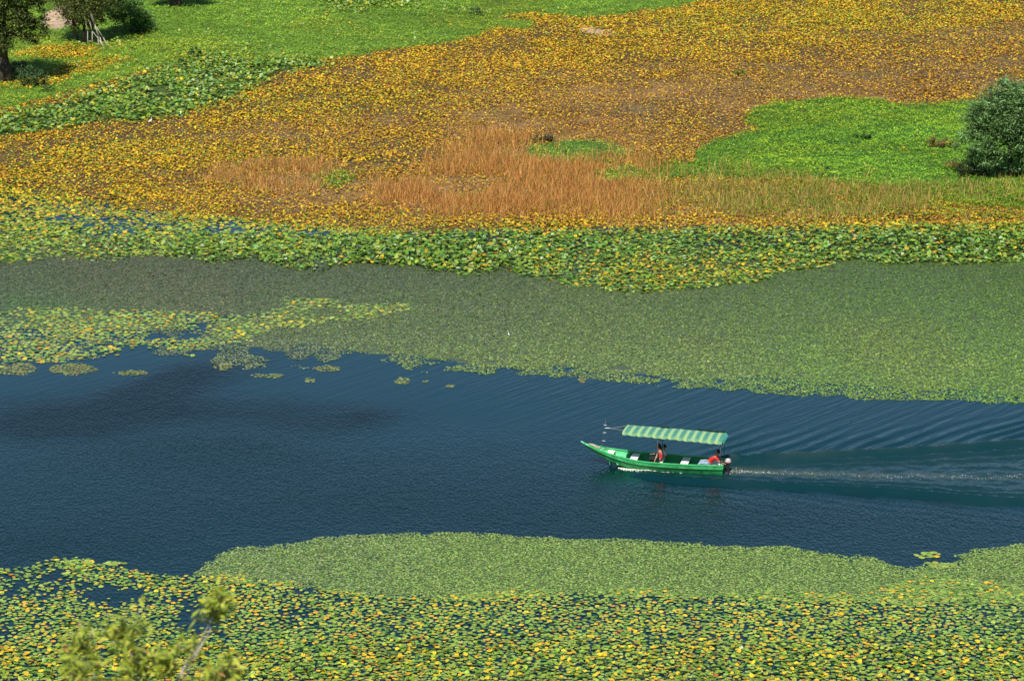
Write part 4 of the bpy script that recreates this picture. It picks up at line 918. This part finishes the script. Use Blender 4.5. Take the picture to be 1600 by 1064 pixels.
# outboard motor
mot = empty('outboard_motor', (0, 0, 0)); mot.parent = boat
def blob(V, F, c, r, nu=14, nv=9, fn=None):
    o = len(V)
    for i in range(nv + 1):
        p = math.pi * i / nv
        for j in range(nu):
            q = 2 * math.pi * j / nu; d = Vector((math.sin(p) * math.cos(q), math.sin(p) * math.sin(q), math.cos(p)))
            v = Vector((d.x * r[0], d.y * r[1], d.z * r[2]))
            if fn: v = fn(v, d)
            V.append(Vector(c) + v)
    for i in range(nv):
        for j in range(nu):
            F.append((o + i * nu + j, o + (i + 1) * nu + j, o + (i + 1) * nu + (j + 1) % nu, o + i * nu + (j + 1) % nu))
V, F = [], []; blob(V, F, (-0.17, 0.0, 0.50), (0.145, 0.11, 0.105), fn=lambda v, d: Vector((v.x, v.y, max(v.z, -0.09)))); pyobj('cowl', V, F, mat('cowl_pink', (0.62, 0.42, 0.40), 0.4), mot, True)
V, F = [], []; blob(V, F, (-0.18, 0.0, 0.59), (0.11, 0.08, 0.045)); pyobj('cowl_top', V, F, mat('cowl_grey', (0.45, 0.52, 0.60), 0.35), mot, True)
V, F = [], []; boxm(V, F, -0.24, -0.12, -0.045, 0.045, -0.25, 0.42); boxm(V, F, -0.12, -0.035, -0.09, 0.09, 0.20, 0.38); pyobj('drive_leg', V, F, mat('motor_black', (0.02, 0.02, 0.022), 0.4), mot)
V, F = [], []; tube(V, F, (-0.08, 0.06, 0.47), (0.16, 0.26, 0.52), 0.016, 0.018, 7); pyobj('tiller', V, F, M_dark, mot, True)

# ------------------------------------------------------------------ people
dg = bpy.context.evaluated_depsgraph_get
def skin(verts, edges, rad, root=0, sub=2):
    me = bpy.data.meshes.new('tmp'); me.from_pydata(verts, edges, []); o = bpy.data.objects.new('tmp', me); C.objects.link(o)
    o.modifiers.new('s', 'SKIN'); sv = me.skin_vertices[0].data
    for i, r in enumerate(rad): sv[i].radius = (r, r) if not isinstance(r, tuple) else r; sv[i].use_root = (i == root)
    m = o.modifiers.new('b', 'SUBSURF'); m.levels = sub; m.render_levels = sub
    d = dg(); d.update(); r = bpy.data.meshes.new_from_object(o.evaluated_get(d))
    V = [tuple(v.co) for v in r.vertices]; F = [tuple(p.vertices) for p in r.polygons]
    bpy.data.objects.remove(o); bpy.data.meshes.remove(r); return V, F
def add(V, F, v, f): o = len(V); V += list(v); F += [tuple(o + k for k in q) for q in f]
def hand(V, F, wrist, d, side, k=1.0, curl=0.5):
    d = Vector(d).normalized(); side = Vector(side); side = (side - d * side.dot(d)).normalized(); nrm = d.cross(side)
    w_ = Vector(wrist); palm = w_ + d * 0.05 * k
    v, f = skin([tuple(w_), tuple(w_ + d * 0.04 * k), tuple(w_ + d * 0.085 * k)], [(0, 1), (1, 2)], [(0.026 * k, 0.02 * k), (0.04 * k, 0.018 * k), (0.038 * k, 0.015 * k)], 0, 1); add(V, F, v, f)
    for i, ln in enumerate((0.062, 0.075, 0.07, 0.055)):
        b = w_ + d * 0.07 * k + side * (0.027 - 0.018 * i) * k; p = b + d * ln * 0.5 * k; q = p + (d * (1 - curl) + nrm * curl).normalized() * ln * 0.5 * k
        v, f = skin([tuple(b), tuple(p), tuple(q)], [(0, 1), (1, 2)], [0.009 * k, 0.0085 * k, 0.007 * k], 0, 1); add(V, F, v, f)
    b = w_ + d * 0.03 * k + side * 0.03 * k; p = b + (d * 0.6 + side * 0.8) * 0.035 * k; q = p + (d + nrm * curl).normalized() * 0.03 * k
    v, f = skin([tuple(b), tuple(p), tuple(q)], [(0, 1), (1, 2)], [0.011 * k, 0.01 * k, 0.008 * k], 0, 1); add(V, F, v, f)
def person(label, J, k, skinc, shirtc, trouserc, hairc, face, long_hair=False, sleeveless=False, lean=None, bare_legs=False):
    """J: joints in boat space (pelvis, chest, neck, head, and per side shoulder elbow wrist hip knee ankle toe)"""
    Mw = Matrix.Translation(Vector((BOAT_X, BOAT_Y, 0))) @ Matrix.Rotation(BRZ, 4, 'Z')
    t = empty('person', (0, 0, 0)); base = Vector(J['pelvis']); t.matrix_world = Mw @ Matrix.Translation((base.x, base.y, base.z - 0.12 * k)); off = Vector((base.x, base.y, base.z - 0.12 * k))
    tag(t, label, 'person')
    J = {n: tuple(base + (Vector(v) - base) * k) for n, v in J.items()}
    def g(n): return tuple(Vector(J[n]) - off)
    ms = mat('skin', skinc, 0.5, 0.3, noise=(8, 0.06)); mh = mat('hair', hairc, 0.45, 0.4); mt = mat('shirt', shirtc, 0.8, 0.2, bump=(25, 0.4, 0.01)); mj = mat('trousers', trouserc, 0.85, 0.2, bump=(25, 0.4, 0.01), noise=(9, 0.2))
    names = ['pelvis', 'chest', 'neck', 'head']; ed = [(0, 1), (1, 2), (2, 3)]; rad = [0.13 * k, 0.13 * k, 0.055 * k, 0.06 * k]
    for s in 'lr':
        i = len(names); names += ['shoulder' + s, 'elbow' + s, 'wrist' + s]; ed += [(1, i), (i, i + 1), (i + 1, i + 2)]; rad += [0.06 * k, 0.042 * k, 0.028 * k]
        i = len(names); names += ['hip' + s, 'knee' + s, 'ankle' + s, 'toe' + s]; ed += [(0, i), (i, i + 1), (i + 1, i + 2), (i + 2, i + 3)]; rad += [0.095 * k, 0.062 * k, 0.042 * k, 0.032 * k]
    V, F = [], []; v, f = skin([g(n) for n in names], ed, rad); add(V, F, v, f)
    for s, sd_ in (('l', 1), ('r', -1)):
        wv, ev = Vector(g('wrist' + s)), Vector(g('elbow' + s)); hand(V, F, wv, wv - ev, Vector(face).cross(Vector((0, 0, 1))) * sd_ + Vector((0, 0, 0.3)), k * 1.05)
    # head with a face
    fd = Vector(face).normalized(); up = Vector((0, 0, 1)); up = (up - fd * up.dot(fd)).normalized(); sdv = fd.cross(up); hc = Vector(g('head')) + up * 0.05 * k
    def hp(a, b, c): return hc + fd * a * k + sdv * b * k + up * c * k
    def hfn(v, d):
        a, b, c = v; j = 1.0 - 0.28 * max(0, -d.z) ** 1.5 * (1 if True else 0); nose = 0.018 * math.exp(-((d.y) / 0.16) ** 2 - ((d.z + 0.12) / 0.16) ** 2) * (d.x > 0)
        brow = 0.004 * math.exp(-((d.z - 0.22) / 0.1) ** 2) * (d.x > 0)
        return fd * (a * (1 if d.z > -.2 else 0.97) + nose + brow) * k + sdv * b * j * k + up * c * k
    blob(V, F, hc, (0.098, 0.078, 0.118), 20, 16, fn=hfn)
    for s in (1, -1): blob(V, F, hp(-0.005, s * 0.078, -0.005), (0.012 * k, 0.012 * k, 0.028 * k), 8, 6)
    body = pyobj('body', V, F, ms, t, True)
    for s in (1, -1): V, F = [], []; blob(V, F, hp(0.086, s * 0.032, 0.012), (0.009 * k,) * 3, 8, 6); pyobj('eye', V, F, M_dark, body, True)
    V, F = [], []; blob(V, F, hp(0.088, 0, -0.062), (0.009 * k, 0.022 * k, 0.006 * k) if abs(fd.x) > 0.7 else (0.022 * k, 0.009 * k, 0.006 * k), 8, 6); pyobj('mouth', V, F, mat('lips', (0.35, 0.08, 0.06), 0.5), body, True)
    V, F = [], []
    def hair(v, d):
        f_ = d.x; r = 1.0 + 0.03 * math.sin(d.y * 21) * math.cos(d.z * 13)
        if f_ > 0.35 and d.z < 0.45: r = 0.86
        if not long_hair and d.z < -0.35: r = 0.84
        return (fd * v.x + sdv * v.y + up * v.z) * k * r
    blob(V, F, hc + up * 0.012 * k - fd * 0.008 * k, (0.108, 0.092, 0.128), 20, 14, fn=hair)
    if long_hair:
        pts_ = [hp(-0.06, 0, 0.02), hp(-0.09, 0.01, -0.08), hp(-0.08, 0.02, -0.20), hp(-0.05, 0.02, -0.30)]
        v, f = skin([tuple(p) for p in pts_], [(0, 1), (1, 2), (2, 3)], [0.075 * k, 0.08 * k, 0.06 * k, 0.025 * k], 0, 2); add(V, F, v, f)
    pyobj('hair', V, F, mh, t, True)
    # shirt
    sh = ['pelvis', 'chest', 'neck']; vv = [Vector(g(n)) for n in sh]; vv[2] = vv[1].lerp(vv[2], 0.55); e2 = [(0, 1), (1, 2)]; r2 = [0.142 * k, 0.15 * k, 0.075 * k]
    for s in 'lr':
        a, b = Vector(g('shoulder' + s)), Vector(g('elbow' + s)); i = len(vv)
        if sleeveless: vv += [a]; e2 += [(1, i)]; r2 += [0.064 * k]
        else: vv += [a, a.lerp(b, 0.75)]; e2 += [(1, i), (i, i + 1)]; r2 += [0.073 * k, 0.062 * k]
    v, f = skin([tuple(p) for p in vv], e2, r2); pyobj('shirt', v, f, mt, t, True)
    vv = [Vector(g('pelvis'))]; e2 = []; r2 = [0.145 * k]
    for s in 'lr':
        i = len(vv); a, b, c = Vector(g('hip' + s)), Vector(g('knee' + s)), Vector(g('ankle' + s))
        if bare_legs: vv += [a, a.lerp(b, 0.8)]; e2 += [(0, i), (i, i + 1)]; r2 += [0.108 * k, 0.085 * k]
        else: vv += [a, b, b.lerp(c, 0.93)]; e2 += [(0, i), (i, i + 1), (i + 1, i + 2)]; r2 += [0.108 * k, 0.076 * k, 0.056 * k]
    v, f = skin([tuple(p) for p in vv], e2, r2); pyobj('trousers' if not bare_legs else 'shorts', v, f, mj, t, True)
    return t
# woman on the middle thwart, facing the bow, propped on one arm
J = dict(pelvis=(2.80, 0.26, 0.47), chest=(2.80, 0.27, 0.80), neck=(2.84, 0.28, 0.99), head=(2.88, 0.28, 1.09),
         shoulderl=(2.84, 0.44, 0.91), elbowl=(2.93, 0.53, 0.67), wristl=(3.02, 0.52, 0.45), shoulderr=(2.82, 0.10, 0.91), elbowr=(2.96, 0.02, 0.68), wristr=(3.18, 0.12, 0.66),
         hipl=(2.90, 0.36, 0.46), kneel=(3.30, 0.38, 0.50), anklel=(3.30, 0.36, 0.14), toel=(3.44, 0.36, 0.10), hipr=(2.90, 0.17, 0.46), kneer=(3.30, 0.18, 0.50), ankler=(3.26, 0.16, 0.14), toer=(3.40, 0.16, 0.10))
person('woman with long dark hair in a coral sleeveless top seated mid boat', J, 0.93, (0.58, 0.32, 0.20), (0.85, 0.07, 0.09), (0.02, 0.02, 0.025), (0.012, 0.008, 0.007), (1, 0.12, -0.15), long_hair=True, sleeveless=True)
J = dict(pelvis=(2.68, -0.22, 0.45), chest=(2.66, -0.22, 0.70), neck=(2.68, -0.22, 0.86), head=(2.69, -0.21, 0.94),
         shoulderl=(2.68, -0.09, 0.80), elbowl=(2.74, -0.06, 0.60), wristl=(2.88, -0.08, 0.52), shoulderr=(2.68, -0.34, 0.80), elbowr=(2.74, -0.38, 0.60), wristr=(2.88, -0.32, 0.52),
         hipl=(2.76, -0.15, 0.44), kneel=(3.05, -0.14, 0.46), anklel=(3.06, -0.14, 0.14), toel=(3.16, -0.14, 0.10), hipr=(2.76, -0.29, 0.44), kneer=(3.05, -0.30, 0.46), ankler=(3.06, -0.30, 0.14), toer=(3.16, -0.30, 0.10))
person('short dark haired figure in a pale blue shirt sitting just behind the woman', J, 0.84, (0.5, 0.28, 0.18), (0.50, 0.60, 0.78), (0.5, 0.5, 0.52), (0.012, 0.008, 0.007), (1, 0.0, 0.0))
J = dict(pelvis=(0.66, 0.22, 0.46), chest=(0.40, 0.24, 0.72), neck=(0.26, 0.25, 0.88), head=(0.20, 0.25, 0.97),
         shoulderl=(0.30, 0.40, 0.80), elbowl=(0.10, 0.48, 0.60), wristl=(-0.07, 0.34, 0.50), shoulderr=(0.34, 0.08, 0.82), elbowr=(0.20, -0.04, 0.62), wristr=(0.10, 0.06, 0.57),
         hipl=(0.70, 0.32, 0.44), kneel=(1.06, 0.38, 0.46), anklel=(1.20, 0.36, 0.14), toel=(1.34, 0.36, 0.10), hipr=(0.70, 0.13, 0.44), kneer=(1.04, 0.12, 0.50), ankler=(1.12, 0.12, 0.14), toer=(1.26, 0.12, 0.10))
person('boatman in a red shirt and jeans leaning back to steer the outboard at the stern', J, 0.92, (0.40, 0.20, 0.12), (0.62, 0.03, 0.03), (0.30, 0.38, 0.50), (0.012, 0.008, 0.007), (0.9, 0.3, -0.1))

# ------------------------------------------------------------------ foam
M_foam = mat('foam', (0.72, 0.74, 0.66), 0.7, 0.3, bump=(30, 0.6, 0.02))
def foam(name, label, P, S, zz):
    n = len(P); x, y = P[:, 0], P[:, 1]; z = water_z(x, y) + zz
    me_o = scat(name, CURL, CURL_F, np.stack([x, y, z], 1), S, ang(n), ang(n), np.abs(rng.normal(0, 0.5, n)), np.ones((n, 3)), M_foam)
    tag(me_o, label, 'foam', kind='stuff')
cb, sb = math.cos(BRZ), math.sin(BRZ)
def b2w(s, yl): return np.stack([BOAT_X + s * cb - yl * sb, BOAT_Y + s * sb + yl * cb], 1)
n = 1100; s = 4.62 - np.abs(rng.normal(0, 1, n)) * 1.2; hb = np.array([section(min(max(q, 0), 6))[2][0] for q in s])
yl = hb + 0.05 + np.abs(rng.normal(0, 1, n)) * (0.02 + 0.09 * sm(4.9, 4.2, s) * sm(1.8, 3.6, s))
k = (s > 0.6) & (U(0, 1, n) < 0.10 + 0.9 * sm(2.6, 4.0, s)); foam('bow_foam', 'white foam rolling along the near side of the hull from the bow', b2w(s[k], yl[k]), U(0.010, 0.032, k.sum()), 0.012)
n = 260; px_ = 1134 + np.abs(rng.normal(0, 1, n)) * 32; py_ = 737 - 2.5 * np.exp(-((px_ - 1160) / 18) ** 2) + (px_ - 1134) * 0.035 + rng.normal(0, 1, n) * (0.8 + 0.8 * np.exp(-(px_ - 1134) / 30))
x, y = at(px_, py_); A = np.stack([x, y], 1)
n = 420; px_ = U(1150, 1620, n); py_ = 740 + 5 * np.sin((px_ - 1200) / 420 * 2.5) - 2 + (px_ - 1200) * 0.006 + rng.normal(0, 1.6, n); k = fbm(px_, py_, 0.03, 3, 1) > 0.36; x, y = at(px_[k], py_[k])
A = np.concatenate([A, np.stack([x, y], 1)]); foam('wake_foam', 'thin broken line of propeller foam trailing behind the boat', A, U(0.007, 0.017, len(A)), 0.006)

# ------------------------------------------------------------------ small birds
def egret(loc, label, k=1.0, rz=0.5):
    t = empty('egret', loc, rz); tag(t, label, 'bird'); mw = M_paint_w
    V, F = [], []; v, f = skin([(-0.16 * k, 0, 0.34 * k), (0, 0, 0.38 * k), (0.10 * k, 0, 0.44 * k), (0.13 * k, 0, 0.54 * k), (0.09 * k, 0, 0.64 * k), (0.13 * k, 0, 0.70 * k)], [(0, 1), (1, 2), (2, 3), (3, 4), (4, 5)], [0.03 * k, 0.085 * k, 0.055 * k, 0.022 * k, 0.018 * k, 0.028 * k], 1); add(V, F, v, f)
    pyobj('body', V, F, mw, t, True)
    V, F = [], []; tube(V, F, (0.15 * k, 0, 0.70 * k), (0.26 * k, 0, 0.68 * k), 0.012 * k, 0.003 * k, 6); pyobj('beak', V, F, M_steel, t)
    for s in (1, -1): V, F = [], []; tube(V, F, (0, s * 0.03 * k, 0.32 * k), (0.02 * k, s * 0.03 * k, 0.16 * k), 0.01 * k, 0.009 * k, 6); tube(V, F, (0.02 * k, s * 0.03 * k, 0.16 * k), (0, s * 0.03 * k, 0), 0.009 * k, 0.009 * k, 6); pyobj('leg', V, F, M_steel, t)
egret(base_at(235, 200), 'small pale bird standing at the lower edge of the big green leaves', 0.85)
x, y = at(795, 527); egret((float(x), float(y), 0.0), 'tiny white bird alone on the wide grey green mat', 0.4, 2.0)
